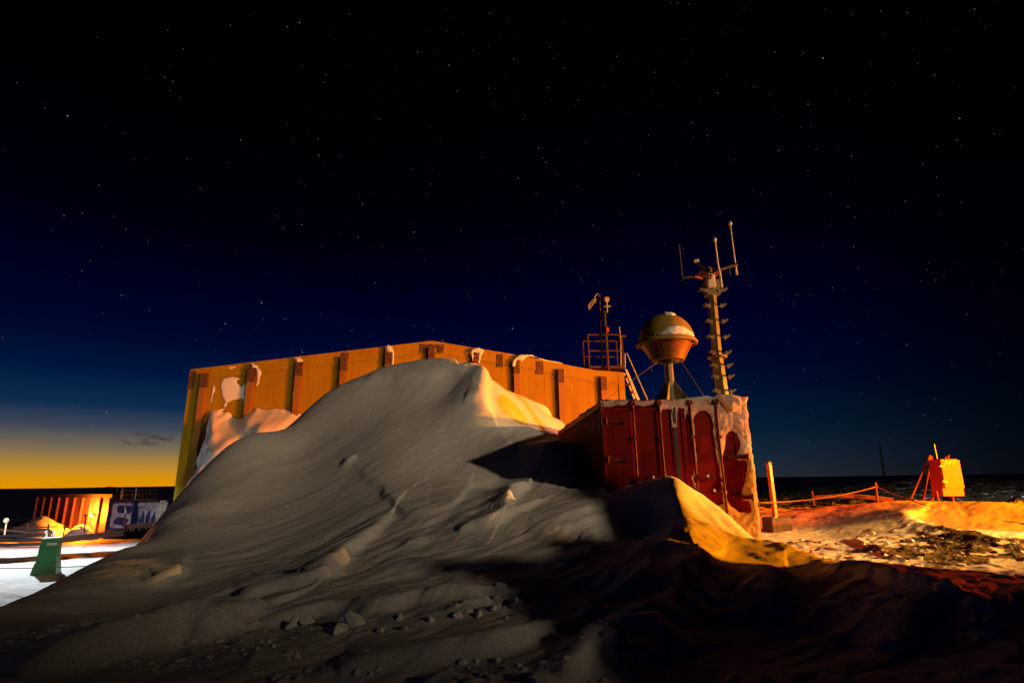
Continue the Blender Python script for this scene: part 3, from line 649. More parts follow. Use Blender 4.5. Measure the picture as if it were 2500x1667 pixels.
barx = [CFr.px(1543,987)[0], CFr.px(1607,985)[0], CFr.px(1682,984)[0], CFr.px(1745,985)[0]]
for i, bx in enumerate(barx):
    dd = dl if i < 2 else dr
    b = tb('locking_bar', [(bx,-.028,zb+.05),(bx,-.028,HT-.03)], .019, M_redd, dd, 10)
    for z in (zb+.11, HT-.075):
        m_ = MB().cbox((bx,-.03,z),(.045,.028,.024)); m_.cbox((bx+.03,-.015,z+.035),(.012,.02,.02)); m_.cbox((bx-.03,-.015,z+.035),(.012,.02,.02)); m_.build('cam_keeper', M_redd, b, bevel=.004)
    for z in (.55,1.25,1.95): MB().cbox((bx,-.015,z),(.04,.03,.028)).build('bar_bracket', M_redd, b, bevel=.004)
def handle(px_, py_, L, dd):
    s, z = CFr.px(px_, py_); m_ = MB(); m_.cbox((s,-.05,z),(.02,.025,.05)); m_.box((s-L,-.05,z-.035),(s+.10,-.038,z-.012))
    m_.tube([(s-.03,-.06,z+.03),(s+.05,-.07,z-.02)],.012,6); m_.cbox((s+.11,-.035,z-.01),(.03,.03,.035)); m_.build('door_handle', M_redd, dd, bevel=.003)
    MB().cbox((s,-.078,z+.01),(.016,.006,.02)).build('hasp', M_galw, dd)
handle(1592,1166,.28,dl); handle(1724,1163,.12,dr); handle(1740,1198,.28,dr)
for (hx,hy,dd,sg) in [(1478,1028,dl,1),(1485,1121,dl,1),(1822,1115,dr,-1),(1840,1213,dr,-1)]:
    s, z = CFr.px(hx, hy); x0 = .05 if sg > 0 else WD-.05
    for dz in (-.022,.022): pass
    MB().box((min(x0,x0+sg*.34),-.022,z-.035),(max(x0,x0+sg*.34),.012,z+.035)).tube([(x0,-.035,z-.06),(x0,-.035,z+.06)],.018,8).build('hinge', M_redd, dd, bevel=.004)
a = CFr.px(1498,1147); b = CFr.px(1524,1181)
mb = MB()
for r_ in ((a[0],b[0],a[1]-.012,a[1]),(a[0],b[0],b[1],b[1]+.012)): mb.box((r_[0],.034,r_[2]),(r_[1],.046,r_[3]))
mb.box((a[0]-.012,.034,b[1]),(a[0],.046,a[1])); mb.box((b[0],.034,b[1]),(b[0]+.012,.046,a[1])); mb.build('document_holder', M_redd, dl)
# frost crust on the doors
def c5(l): return [(1400+x*500/1704, 940+y*460/1568) for x,y in l]
def onc(l, d=0): return [CFr.px(x,y,d) for x,y in c5(l)]
GC = 'frozen snow crusts on the red container'
crust = onc([(700,175),(690,150),(640,170),(520,175),(500,195),(470,160),(300,185),(245,185),(240,270),(232,200),(225,130),(300,122),(600,125),(900,118),(1200,112),(1380,100),(1432,100),(1455,260),(1470,420),(1500,620),(1520,840),(1540,1000),(1555,1150),(1572,1300),(1578,1390),(1500,1360),(1400,1250),(1250,1130),(1150,1060),(1040,1000),(1040,940),(1020,880),(1000,830),(985,760),(1000,720),(1020,600),(1000,520),(985,400),(980,300),(965,260),(945,230),(930,290),(925,230),(920,195),(868,190),(866,345),(862,352),(818,348),(812,200),(745,195),(735,240)])
h1 = onc([(998,290),(1012,245),(1050,212),(1110,212),(1148,250),(1165,350),(1190,560),(1215,700),(1240,860),(1250,990),(1180,1000),(1090,985),(1050,945),(1030,850),(1012,760),(1030,640),(1010,460)])
h2 = onc([(1262,500),(1268,420),(1290,385),(1325,378),(1362,400),(1385,470),(1378,550),(1345,585),(1330,610),(1440,632),(1440,700),(1425,790),(1402,890),(1380,930),(1420,955),(1465,975),(1480,1040),(1455,1068),(1385,1058),(1310,1010),(1275,940),(1285,880),(1250,850),(1235,740),(1225,600),(1245,600)])
h3 = onc([(822,205),(840,180),(852,215),(856,300),(846,330),(830,300)])
snow_patch('thick snow crust running over the right-hand doors of the red container', crust, lambda u,v,t: CFr.w(u,.0+t,v), .020,.05,.03, m=M_crust, holes=[h1,h2,h3], group=GC, rough=.5)
# snow on the roof (plan polygon: u across, v depth)
roofp = [(-.02,.02),(.6,.01),(1.2,.03),(1.8,.0),(WD,.0),(WD+.02,1.2),(WD+.01,3),(WD,5.9),(1.4,6.0),(.05,6.0),(-.03,4.5),(-.02,3.4),(-.03,2)]
snow_patch('wind-packed snow lying on the roof of the red container', roofp, lambda u,v,t: CFr.w(u,-v,HT-.012+t), .10,.25,.12, m=M_snow, group=GC, rough=.35, tfun=lambda v: .35+.75*ss(v[0],1.0,2.3)+.2*math.sin(v[0]*4+v[1]*1.5), jit=.02)
snow_patch('bulging snow lip at the top right corner of the red container', onc([(1180,85),(1250,75),(1330,80),(1400,105),(1440,100),(1440,180),(1400,160),(1385,200),(1350,225),(1300,230),(1250,200),(1200,130)]), lambda u,v,t: CFr.w(u,.03+t,v), .08,.08,.035, m=M_crust, group=GC, rough=.4)

# ------------------------------------------------------------ radome
YR = 10.7; rx_, ry_, rz_ = P(1630,968,YR)
rad = thing('radome', 'ochre radome on a galvanised post standing on the roof of the red container', 'radome', (rx_,YR,HT), 0)
def rl(px_, py_): q = P(px_, py_, YR); return q[0]-rx_, q[2]-HT
cxr, zrim = rl(1627,836); Rr1 = (rl(1698,832)[0]-rl(1556,842)[0])/2; zt = rl(1630,768)[1]; zl = rl(1630,876)[1]; Rb = .48*Rr1*1.18
TILT = math.radians(0)
Rd = Rr1*.925
prof = [(Rd*math.cos(a), zrim+.02+(zt-zrim-.02)*math.sin(a)) for a in np.linspace(0,PI/2,20)]
MB().lathe(prof,64,(cxr,0,0)).build('dome', M_dome, rad, smooth=True)
MB().lathe([(Rd-.03,zrim+.045),(Rd+.01,zrim+.035),(Rr1-.01,zrim+.012),(Rr1+.012,zrim-.02),(Rr1+.012,zrim-.055),(Rr1-.008,zrim-.065),(Rr1-.012,zrim-.03),(Rd-.02,zrim-.015)],64,(cxr,0,0)).build('rim', M_dome, rad, smooth='auto')
mb = MB(); n = 8
for i in range(n):
    a0 = 2*PI*(i+.5)/n-.42; pass
cone = MB().lathe([(Rd*.93,zrim-.02),(Rb,zl),(Rb*.98,zl-.045),(Rb*.4,zl-.05),(.001,zl-.05)],48,(cxr,0,0)).build('lower_shell', M_cone, rad, smooth='auto')
# recessed hatches round the shell
for a0 in (-PI/2-.10, -PI/2+1.35, -PI/2-1.5, PI/2):
    w1 = .40; vs = []; k = 6
    for t_, rr, zz in ((.14,0,0),(.88,0,0)):
        R_ = Rd*.93+(Rb-Rd*.93)*t_+.008; z_ = zrim-.02+(zl-zrim+.02)*t_; ww = w1*(1 if t_ < .5 else .78)
        for j in range(k+1): a = a0-ww+2*ww*j/k; vs.append((cxr+R_*math.cos(a), R_*math.sin(a), z_))
    MB().add(vs,[(j,j+1,j+k+2,j+k+1) for j in range(k)]).build('hatch', M_hatch, rad)
    m_ = MB(); e = [Vector(vs[j]) for j in range(k+1)]; f = [Vector(vs[k+1+j]) for j in range(k+1)]; m_.tube(f,.008,5)
    m_.build('hatch_rim', M_dome, rad)
zb_ = 0
tb('post', [(cxr,0,.02),(cxr,0,zl-.05)], .085, M_gal, rad, 8, phase=.3)
mb = MB().cbox((cxr,0,.015),(.52,.42,.02)); mb.build('base_plate', M_black, rad)
for i in range(4):
    a = PI/4*1+i*PI/2+.25; c_, s_ = math.cos(a), math.sin(a); tz = rl(1630,930)[1]
    vs = []
    for o_ in (-.012,.012):
        ox, oy = -s_*o_, c_*o_
        for r_, z_ in ((.06,.04),(.44,.04),(.42,.07),(.08,tz)): vs.append((cxr+c_*r_+ox, s_*r_+oy, z_))
    MB().add(vs,[(0,1,2,3),(7,6,5,4),(0,4,5,1),(1,5,6,2),(2,6,7,3),(3,7,4,0)]).build('gusset', M_gal, rad)
mb = MB().lathe([(.09,zl-.10),(.20,zl-.08),(.22,zl-.05)],12,(cxr,0,0)); mb.build('collar', M_black, rad)
tb('hanging_cable', [(cxr-.62*Rd,0,zl+.02),(cxr-.62*Rd,0,zl-.26)], .012, M_wire, rad, 5)
def dome_place(u, v, t):   # u azimuth, v polar angle from the rim
    r_ = math.cos(v); return (rx_+cxr+(Rd*r_+t*r_)*math.cos(u), YR+(Rd*r_+t*r_)*math.sin(u), HT+zrim+.02+(zt-zrim-.02+t)*math.sin(v)+.002)
snow_patch('snow blob stuck on top of the radome', [(-2.0,1.28),(-1.75,1.02),(-1.35,.93),(-1.0,1.02),(-.6,1.1),(-.35,1.3),(-.7,1.42),(-1.6,1.45)], dome_place,.035,.08,.05,group='snow on the radome')
snow_patch('crescent of snow along the front of the radome rim', [(-2.45,.02),(-2.2,.10),(-2.0,.13),(-1.8,.25),(-1.5,.34),(-1.2,.33),(-.95,.22),(-.7,.16),(-.45,.02),(-1.0,.01),(-1.8,.01)], dome_place,.05,.08,.05,group='snow on the radome')
def wire(name, a, b, label, r=.006, sag=0, m=M_wire, group=None, cat='wire', n=12):
    a = Vector(a); b = Vector(b); pts_ = [a.lerp(b,i/n)-Vector((0,0,sag*4*(i/n)*(1-i/n))) for i in range(n+1)]
    o = MB().tube([p-a for p in pts_], r, 6).build(name, m, None, smooth=True, loc=a); tag(o, label, cat, group); return o
q = (rx_+cxr-.2,YR-.05,HT+zl-.05)
wire('guy_wire', q, CFr.w(.05,.0,HT-.02), 'thin guy wire from under the radome to the left corner of the container', .0045, group='radome guy wires')
q2_ = CFr.w(2.2,-.9,HT+.05); wire('guy_wire', (rx_+cxr+.22,YR-.05,HT+zl-.02), q2_, 'dark guy wire from under the radome to the foot of the mast', .007, group='radome guy wires')
wire('guy_wire', (rx_+cxr+.08,YR,HT+zl-.05), CFr.w(1.62,-2.6,HT+.02), 'faint guy wire hanging just right of the radome post', .004, group='radome guy wires')
q = Vector((rx_+cxr-.2,YR-.05,HT+zl-.05)).lerp(Vector(CFr.w(.05,.0,HT-.02)), .62)

# ------------------------------------------------------------ instrument mast
YM = 11.0; mx, my, mz = P(1770,985,YM)
ms = thing('instrument_mast', 'tall galvanised mast with rows of side pegs and whip aerials behind the container', 'mast', (mx,YM,0), 0)
def ml(px_, py_, dy=0): q = P(px_, py_, YM+dy); return (q[0]-mx, dy, q[2])
def rel(p, o): return tuple(np.array(p)-np.array(o.location))
t0 = ml(1758,930); t1 = ml(1741,775); t2 = ml(1737,700)
mb = MB().tube([(0,0,gh(mx,YM)-.3),(ml(1763,955)[0],0,ml(1763,955)[2]),(ml(1750,870)[0],0,ml(1750,870)[2])], .125, 6, r2=.115, phase=.5); mb.build('lower_pole', M_gal, ms)
c = ml(1751,872); MB().lathe([(.14,-.03),(.20,-.02),(.20,.02),(.14,.03)],12,c).build('flange', M_gal, ms)
mb = MB().tube([ml(1751,872),ml(1735,690)], .10, 6, r2=.088, phase=.5); mb.build('upper_pole', M_gal, ms)
MB().cbox(ml(1737,704),(.14,.11,.17)).build('head_plate', M_gal, ms, bevel=.006)
c = ml(1735,686,-.16); MB().cbox(c,(.085,.06,.15)).build('sensor_box', M_white, ms, bevel=.028)
tb('neck', [ml(1737,700),ml(1731,655)], .06, M_black, ms)
for i, yy in enumerate([713,748,786,824,862,893,920,955]):
    for sg in (-1,1):
        xc = 1736+(yy-700)*.112; L_ = 22 if i == 0 else 13; off = 9 if i==0 else 11
        a = ml(xc+sg*off, yy-(0 if i else 2)); b = ml(xc+sg*(off+L_), yy-(4 if i else 2))
        m_ = MB(); h = .012; x0, x1 = sorted((a[0],b[0]))
        for dy in (-.13,.0): m_.box((x0,dy-.012,a[2]-.009),(x1,dy+.012,a[2]+.009))
        m_.add([(a[0],-.13,a[2]-.012),(b[0],-.13,a[2]-.012),(a[0]+(b[0]-a[0])*.12,-.13,a[2]-.085),(a[0],-.118,a[2]-.012),(b[0]*.7+a[0]*.3,-.118,a[2]-.012),(a[0]+(b[0]-a[0])*.12,-.118,a[2]-.085)],[(0,1,2),(5,4,3),(0,2,5,3),(1,4,5,2)])
        m_.box((b[0]-.012,-.145,a[2]-.012),(b[0]+.012,.015,a[2]+.03)); m_.build('step_peg', M_gal, ms)
def c6(x, y): return (1640+x*200/1254, 530+y*250/1568)
def m6(x, y, dy=0): return ml(*c6(x,y), dy)
a,b,c_,d_ = m6(355,915,-.35),m6(480,797,.3),m6(760,800,.3),m6(640,915,-.35)
mb = MB(); vs = [a,b,c_,m6(600,915,-.35)]; mb.add([(*p[:2],p[2]) for p in vs]+[(p[0],p[1],p[2]+.02) for p in vs],[(3,2,1,0),(4,5,6,7),(0,1,5,4),(1,2,6,5),(2,3,7,6),(3,0,4,7)]); mb.build('head_tray', M_stand, ms)
mb = MB()
for p in (a,b,c_,m6(600,915,-.35)): mb.tube([(p[0],p[1],p[2]+.01),(m6(600,960)[0],0,m6(600,985)[2])],.018,6)
mb.build('tray_strut', M_stand, ms)
arm = tb('aerial_arm', [m6(400,900,0),m6(160,935,0)], .035, M_black, ms); tb('aerial_arm', [m6(700,810,.1),m6(1000,725,.1)], .04, M_black, ms)
w1 = tb('whip_aerial', [m6(765,1075),m6(735,850),m6(712,760),m6(660,355)], .028, M_white, ms, r2=.02); c = m6(657,348); MB().lathe([(0,-.045),(.035,-.035),(.045,0),(.03,.035),(0,.045)],12,c).build('aerial_tip', M_white, w1, smooth=True)
w2 = tb('whip_aerial', [m6(996,880,.1),m6(970,700,.1),m6(895,110,.1)], .026, M_white, ms, r2=.012); c = m6(893,100,.1); MB().lathe([(0,-.045),(.035,-.035),(.045,0),(.03,.035),(0,.045)],12,c).build('aerial_tip', M_white, w2, smooth=True)
w3 = tb('whip_aerial', [m6(165,1050),m6(140,700),m6(110,420)], .016, M_black, ms)
w4 = tb('sensor_arm', [m6(520,800,.2),m6(380,705,.2)], .02, M_black, ms); c = m6(385,678,.2); MB().tube([(c[0]-.06,c[1],c[2]),(c[0]+.04,c[1],c[2]+.02)],.04,10).build('sensor_head', M_white, w4, smooth='auto')
MB().cbox(m6(570,785,.1),(.02,.02,.03)).build('beacon', M_orange, ms)
MB().cbox(m6(890,830,.1),(.01,.01,.10)).build('cable_drop', M_black, ms)

# ------------------------------------------------------------ things on the right
def stand(px_, py_, Y): q = P(px_,py_,Y); return q
# orange marker post in its block
pb = hit(1897,1296); YQ = pb[1]
def at(px_, py_, Y): return P(px_,py_,Y)
bk = thing('post_base', 'rusty square block holding the orange marker post', 'block', (at(1897,1280,YQ)[0],YQ,at(1897,1300,YQ)[2]), math.radians(12))
hw = (at(1925,1280,YQ)[0]-at(1871,1280,YQ)[0])/2; hh = at(1897,1262,YQ)[2]-at(1897,1300,YQ)[2]
MB().box((-hw,-.2,-.25),(hw,.2,hh)).build('block', M_conc, bk, bevel=.012)
MB().box((-hw*.6,-.17,hh),(-hw*.35,-.10,hh+.02)).build('lug', M_galw, bk)
mp_ = thing('marker_post', 'square orange marker post with dark cap and yellow lettered sticker', 'post', (at(1893,1262,YQ)[0],YQ,at(1893,1262,YQ)[2]+.004), math.radians(22))
tp = at(1879,1127,YQ)[2]-at(1893,1262,YQ)[2]; w_ = .048
MB().box((-w_,-w_,0),(w_,w_,tp-.03)).build('post', M_orange, mp_, bevel=.006); MB().box((-w_-.004,-w_-.004,tp-.03),(w_+.004,w_+.004,tp)).build('cap', M_black, mp_, bevel=.004)
stk = MB().box((-w_*.85,-w_-.005,tp*.62),(w_*.75,-w_-.001,tp*.93)).build('sticker', M_white, mp_)
mb = MB(); z = tp*.64; k = 0
while z < tp*.91:
    L_ = random.choice([.014,.022,.03]); mb.box((-w_*.1-.012,-w_-.009,z),(-w_*.1-.012+random.choice([.012,.022]),-w_-.0055,z+L_*.7))
    if k%3 != 1: mb.box((w_*.25,-w_-.009,z),(w_*.25+.012,-w_-.0055,z+L_*.5))
    z += L_+.008; k += 1
mb.build('lettering', M_black, stk)
snow_o = None
# rope fence
rp = hit(2127,1237); YT = 17.0; rp = at(2127,1237,YT)
fp = thing('fence_stake', 'dark red stake in the middle of the rope line, rope knotted near its top', 'stake', (rp[0],YT,rp[2]), 0)
tp_ = at(2138,1178,YT)-rp; q = at(2144,1240,YT); fp.location = (q[0],YT,q[2]-.15)
tb('stake', [(0,0,0),(rel(at(2137,1177,YT),fp))], .035, M_stand, fp, 6); c = rel(at(2138,1188,YT),fp); MB().lathe([(0,-.04),(.05,-.03),(.06,0),(.045,.035),(0,.045)],10,c).build('rope_knot', M_rope, fp, smooth=True)
kn = at(2138,1188,YT-.05)
wire('rope', kn, at(1850,1227,13.5), 'orange rope running left from the stake behind the orange post', .014, .10, M_rope, 'rope fence', 'rope', 20)
wire('rope', kn, at(2330,1252,15.2), 'orange rope running right from the stake past the cabinet legs', .014, .05, M_rope, 'rope fence', 'rope', 20)
wire('rope', at(2330,1252,15.2), at(2560,1285,13.4), 'dark rope lying across the snow at the right edge', .014, .02, M_rope, 'rope fence', 'rope', 20)
for px_,py_,Y,h_,lb in [(1985,1216,24,.5,'short dark stake at the left end of the white beam'),(2380,1243,20,.4,'short red stake right of the yellow cabinet')]:
    q = at(px_,py_,Y); o = MB().tube([(0,0,-.3),(.0,0,h_*.6)],.035,6).build('short_stake', M_stand, None, loc=tuple(q)); tag(o, lb, 'stake')
# white beam with small marks lying on the snow
a = at(1985,1212,23); b = at(2180,1218,20); wb = thing('white_beam', 'long white beam with small black marks lying on the snow behind the rope', 'beam', a, math.atan2((b-a)[1],(b-a)[0]))
Lb = float(np.hypot(*(b-a)[:2])); dz = b[2]-a[2]; mb = MB(); n = 10
for i in range(n):
    x0 = Lb*i/n; x1 = Lb*(i+1)/n; z0 = .10*math.sin(PI*i/n); z1 = .10*math.sin(PI*(i+1)/n); z0 += dz*i/n; z1 += dz*(i+1)/n
    mb.add([(x0,-.05,z0-.10),(x1,-.05,z1-.10),(x1,.05,z1-.10),(x0,.05,z0-.10),(x0,-.05,z0+.03),(x1,-.05,z1+.03),(x1,.05,z1+.03),(x0,.05,z0+.03)],[(3,2,1,0),(4,5,6,7),(0,1,5,4),(2,3,7,6)])
mb.build('beam', M_white, wb)
for t in (.28,.57):
    m_ = MB()
    for j in range(6): x = Lb*t+j*.07; m_.box((x,-.058,dz*t+.045),(x+.04,-.052,dz*t+.085)); m_.box((x,-.058,dz*t+.0),(x+.04,-.052,dz*t+.03))
    m_.build('marking', M_black, wb)
# equipment cabinet on a frame
YC = 15.6
def c7(x, y): return (2200+x*200/1742, 1080+y*180/1568)
cab = thing('equipment_cabinet', 'bright yellow cabinet on red steel legs with a striped top label', 'cabinet', at(*c7(1100,1480),YC), 0)
cab.location[2] -= .05
CB = Fr((0,YC,0), math.radians(12))
def K(x, y, d=0): s, z = CB.px(*c7(x,y), d); return rel(CB.w(s,d,z), cab)
f = [K(880,975,0),K(900,1135,0),K(1335,1130,0),K(1310,975,0)]
front = [K(835,360),K(1160,350),K(1240,378),K(1345,1130),K(905,1135)]
depth = np.array(CB.n)*-.42
vs = front+[tuple(np.array(p)+depth) for p in front]
MB().add(vs,[(0,1,2,3,4),(9,8,7,6,5)]+[((i+1)%5,i,5+i,5+(i+1)%5) for i in range(5)]).build('cabinet_body', M_cabs, cab)
def ptch(name, pl, d, m_, par, T=.02):
    a_ = [K(x,y,d) for x,y in pl]; b_ = [tuple(np.array(p)-np.array(CB.n)*T) for p in a_]; n = len(a_)
    return MB().add(a_+b_,[tuple(range(n)),tuple(range(2*n-1,n-1,-1))]+[((i+1)%n,i,n+i,n+(i+1)%n) for i in range(n)]).build(name, m_, par)
dr_ = ptch('door', [(838,365),(1160,352),(1236,380),(1350,972),(945,972)], .05, M_cab, cab, .045)
ptch('lower_panel', [(882,982),(1308,982),(1335,1132),(905,1135)], .012, M_cab, cab, .01)
for i in range(3):
    x = 900+85*i; ptch('warning_stripe', [(x,468),(x+55,380),(x+105,380),(x+60,468)], .054, M_orange, dr_, .003)
ptch('label_plate', [(865,395),(895,380),(1232,385),(1250,468),(880,470)], .0515, M_cab, dr_, .001)
for x,y in ((890,510),(950,835)):
    MB().cbox(K(x,y,.07),(.035,.03,.022)).cbox(K(x-55,y-10,.05),(.03,.03,.03)).build('latch', M_galw, dr_)
for (x0,y0,x1,y1,d) in [(610,275,210,1170,-.5),(650,290,455,1260,-.9),(735,1010,615,1305,-.5),(750,1030,830,1370,.02),(1095,1140,1160,1495,.0)]:
    tb('leg', [K(x0,y0,d),K(x1,y1+15,d)], .03, M_stand, cab, 6)
tb('crossbar', [K(600,420,-.5),K(860,1000,-.4)], .03, M_stand, cab, 6); tb('stub_pipe', [K(990,350,-.3),K(1015,275,-.3)], .03, M_stand, cab, 6); tb('stub_pipe', [K(945,350,-.4),K(950,300,-.4)], .03, M_stand, cab, 6)
tb('stub_pipe', [K(600,420,-.5),K(605,270,-.5)], .04, M_stand, cab, 6)
tb('rod_aerial', [K(765,340,-.25),K(700,30,-.25)], .018, M_galw, cab, 6)
# far mast on the rocky rise
q = at(2160,1172,62); fm = thing('lattice_mast', 'thin distant mast on the rocky rise near the horizon', 'mast', q, 0)
tt_ = rel(at(2148,1090,62), fm); tb('pole', [(0,0,-.6),tt_], .10, M_gal, fm, 6, r2=.06); mb = MB()
for i in range(14):
    t = .08+i*.066; p = np.array(tt_)*t; mb.cbox(p,(.18,.04,.03))
mb.build('rungs', M_gal, fm); MB().tube([tt_,(tt_[0],tt_[1],tt_[2]+.5)],.03,5).build('spike', M_black, fm)
# fuel drum-like boulder at the right edge
def rock(name, loc, r, label, cat='rock', m=M_rock, sq=(1,1,.7), seed=1, group=None, sub=3):
    bm = bmesh.new(); bmesh.ops.create_icosphere(bm, subdivisions=sub, radius=1); R_ = random.Random(seed); a = [Vector((R_.uniform(-1,1),R_.uniform(-1,1),R_.uniform(-1,1))).normalized() for _ in range(20)]; hs = [R_.uniform(.42,.8) for _ in a]
    for v in bm.verts:
        d = v.co.normalized(); k = 1
        for n_, h in zip(a,hs):
            t = d.dot(n_)
            if t > 0: k = min(k, h/t) if t*k > h else k
        v.co = Vector((d.x*k*sq[0],d.y*k*sq[1],d.z*k*sq[2]))*r
    me = bpy.data.meshes.new(name); bm.to_mesh(me); bm.free(); me.materials.append(m); o = bpy.data.objects.new(name, me); COL.objects.link(o); o.location = loc; tag(o, label, cat, group); return o
rock('boulder', at(2465,1238,22), .52, 'dark rounded boulder at the right edge beyond the cabinet', seed=5, sq=(1.3,1,.75))
rock('snow_block', at(2492,1236,21), .34, 'pale rounded snow lump against the boulder at the right edge', 'snow block', M_snow, (.8,1,1), 6)

# broken snow blocks in the foreground
GB = 'broken snow blocks in the dark foreground'
blocks = [((715,1515),.15,'largest smooth broken snow block at the left end of the foreground row'),((748,1512),.13,'tilted snow block just right of the leftmost one in the foreground'),((830,1545),.15,'peaked snow block standing before the middle of the drift foot'),((862,1530),.17,'tall sharp snow block in the foreground row'),
 ((930,1538),.08,'low crumbled snow block between the peaked pair and the next wedge'),((975,1512),.10,'wedge of broken snow left of the centre of the row'),((985,1535),.08,'small snow block below the wedge in the foreground row'),((1050,1522),.10,'flat snow block right of the wedge'),((1118,1510),.10,'square standing snow block towards the right end of the row'),((1170,1508),.09,'rounded snow block second from the right end of the row'),((1205,1502),.08,'long low snow block at the right end of the row'),
 ((1475,1600),.09,'angular snow block in the lower centre right of the frame'),((1500,1580),.10,'upright snow chip beside the lower curved ridge'),((1215,1628),.07,'small square snow block near the bottom edge'),((1020,1655),.06,'snow crumb at the bottom edge left of centre')]
for i,((bx,by),r_,lb) in enumerate(blocks):
    q = hit(bx,by+10); z = gh(q[0],q[1]); o = rock('snow_block', (q[0],q[1],z+r_*.12), r_*.6, lb, 'snow block', M_snow, (1.25,.8,.85 if i%3 else 1.15), 20+i, GB, 3); o.rotation_euler = (random.uniform(-.5,.5),random.uniform(-.5,.5),random.uniform(0,3))
# rubble: uncountable stones
def rubble(name, pts_, sizes, m, label):
    bm0 = bmesh.new(); bmesh.ops.create_icosphere(bm0, subdivisions=1, radius=1); bv = np.array([v.co[:] for v in bm0.verts]); bf = [[v.index for v in f.verts] for f in bm0.faces]; bm0.free()
    V = []; F = []; n = len(bv)
    for i,(p,s) in enumerate(zip(pts_,sizes)):
        k = bv*rng.uniform(.6,1.3,(n,1))*np.array([rng.uniform(.8,1.5),rng.uniform(.7,1.2),rng.uniform(.4,.8)])*s
        a = rng.uniform(0,6.28); k = np.stack([k[:,0]*math.cos(a)-k[:,1]*math.sin(a),k[:,0]*math.sin(a)+k[:,1]*math.cos(a),k[:,2]],-1)
        V.append(k+p); F += [[j+i*n for j in f] for f in bf]
    me = bpy.data.meshes.new(name); me.from_pydata(np.concatenate(V).tolist(), [], F); me.materials.append(m); o = bpy.data.objects.new(name, me); COL.objects.link(o); o['kind'] = 'stuff'; o['label'] = label; o['category'] = 'rocks'; return o
def scatter(n, fx, smin, smax, need=None):
    x, y = fx(n); 
    if need is not None: k = need(x,y); x = x[k]; y = y[k]
    z = height(x,y); s = smin+(smax-smin)*rng.random(len(x))**3; return np.stack([x,y,z],-1), s
p1, s1_ = scatter(2600, lambda n: (rng.uniform(4.6,14,n), rng.uniform(6.6,12.4,n)), .010,.05, lambda x,y: rockmask(x,y) > .5)
rubble('gravel', p1, s1_, M_rock, 'loose gravel scattered over the lit flat beside the container')
def farxy(n): a = np.radians(rng.uniform(20,47,n)); r = np.exp(rng.uniform(math.log(22),math.log(72),n)); return r*np.sin(a), r*np.cos(a)
p1, s1_ = scatter(5200, farxy, .05,.34, lambda x,y: rockmask(x,y) > .35); rubble('rocks', p1, s1_*(np.hypot(p1[:,0],p1[:,1])/45)**.5, M_rock, 'field of dark stones running to the horizon on the right')
def fgxy(n): return rng.uniform(-4,4,n), rng.uniform(3.4,5.6,n)
p1, s1_ = scatter(1800, fgxy, .006,.045, lambda x,y: fbm(x*1.3,y*1.3,3) > .50); rubble('snow_crumbs', p1, s1_, M_snow, 'crumbs of broken snow over the dark foreground')
def lfxy(n): return rng.uniform(-12,-4.6,n), rng.uniform(6,12.5,n)
p1, s1_ = scatter(900, lfxy, .02,.13, lambda x,y: rockmask(x,y) > .5); rubble('stones', p1, s1_, M_rock, 'dark stones poking through the snow at the lower left')
def flxy(n): return rng.uniform(4.5,13,n), rng.uniform(8.5,12.6,n)
p1, s1_ = scatter(300, flxy, .015,.07); rubble('snow_clods', p1, s1_*np.array(1.), M_snow, 'low snow clods on the lit gravel flat')

# ------------------------------------------------------------ left side: blue huts and clutter
YB = 42.
def U(x, y): return (x*200/2091+60, 1190+y*150/1568)      # enlarged views
def V_(x, y): return (x*200/2091+240, 1180+y*150/1568)
def quadbox(name, parent, m, f4, dvec, bevel=0):
    vs = [tuple(p) for p in f4]+[tuple(np.array(p)+np.array(dvec)) for p in f4]
    return MB().add(vs,[(0,1,2,3),(7,6,5,4),(0,4,5,1),(1,5,6,2),(2,6,7,3),(3,7,4,0)]).build(name, m, parent)
# long blue hut: left end farther away
hA = at(75,1305,50); hB = at(262,1306,YB)
dAB = (hB-hA)[:2]; LA = float(np.hypot(*dAB)); aA = math.atan2(dAB[1],dAB[0])
hut = thing('blue_hut', 'long blue ribbed hut lit orange by a lamp at its right end', 'hut', (hA[0],hA[1],-2.6), aA)
HF = Fr((hA[0],hA[1],-2.6), aA); Hh = HF.px(250,1222)[1]; Hl = HF.px(95,1206)[1]
Hh = (Hh+Hl)/2
MB().box((0,.0,-.3),(LA,3.2,Hh)).build('wall', M_hut, hut)
MB().box((-.1,-.12,Hh+.004),(LA+.05,3.3,Hh+.26)).build('roof', M_black, hut)
for i in range(10):
    s = .25+(LA-.5)*i/9; MB().box((s-.07,-.16,0),(s+.07,-.003,Hh-.02)).build('wall_rib', M_hut, hut)
ls, lz = HF.px(235,1254); lp = HF.w(ls,.55,lz)
lt = MB().cbox((ls,-.25,lz),(.10,.12,.07)).build('lamp', M_galw, hut); MB().lathe([(0,-.09),(.07,-.07),(.09,0),(.06,.05)],12,(ls,-.30,lz-.06)).build('bulb', M_bulb, lt)
lamp('hut_lamp', tuple(HF.w(ls,.75,lz+.05)), (1,.19,.004), 9000, .08)
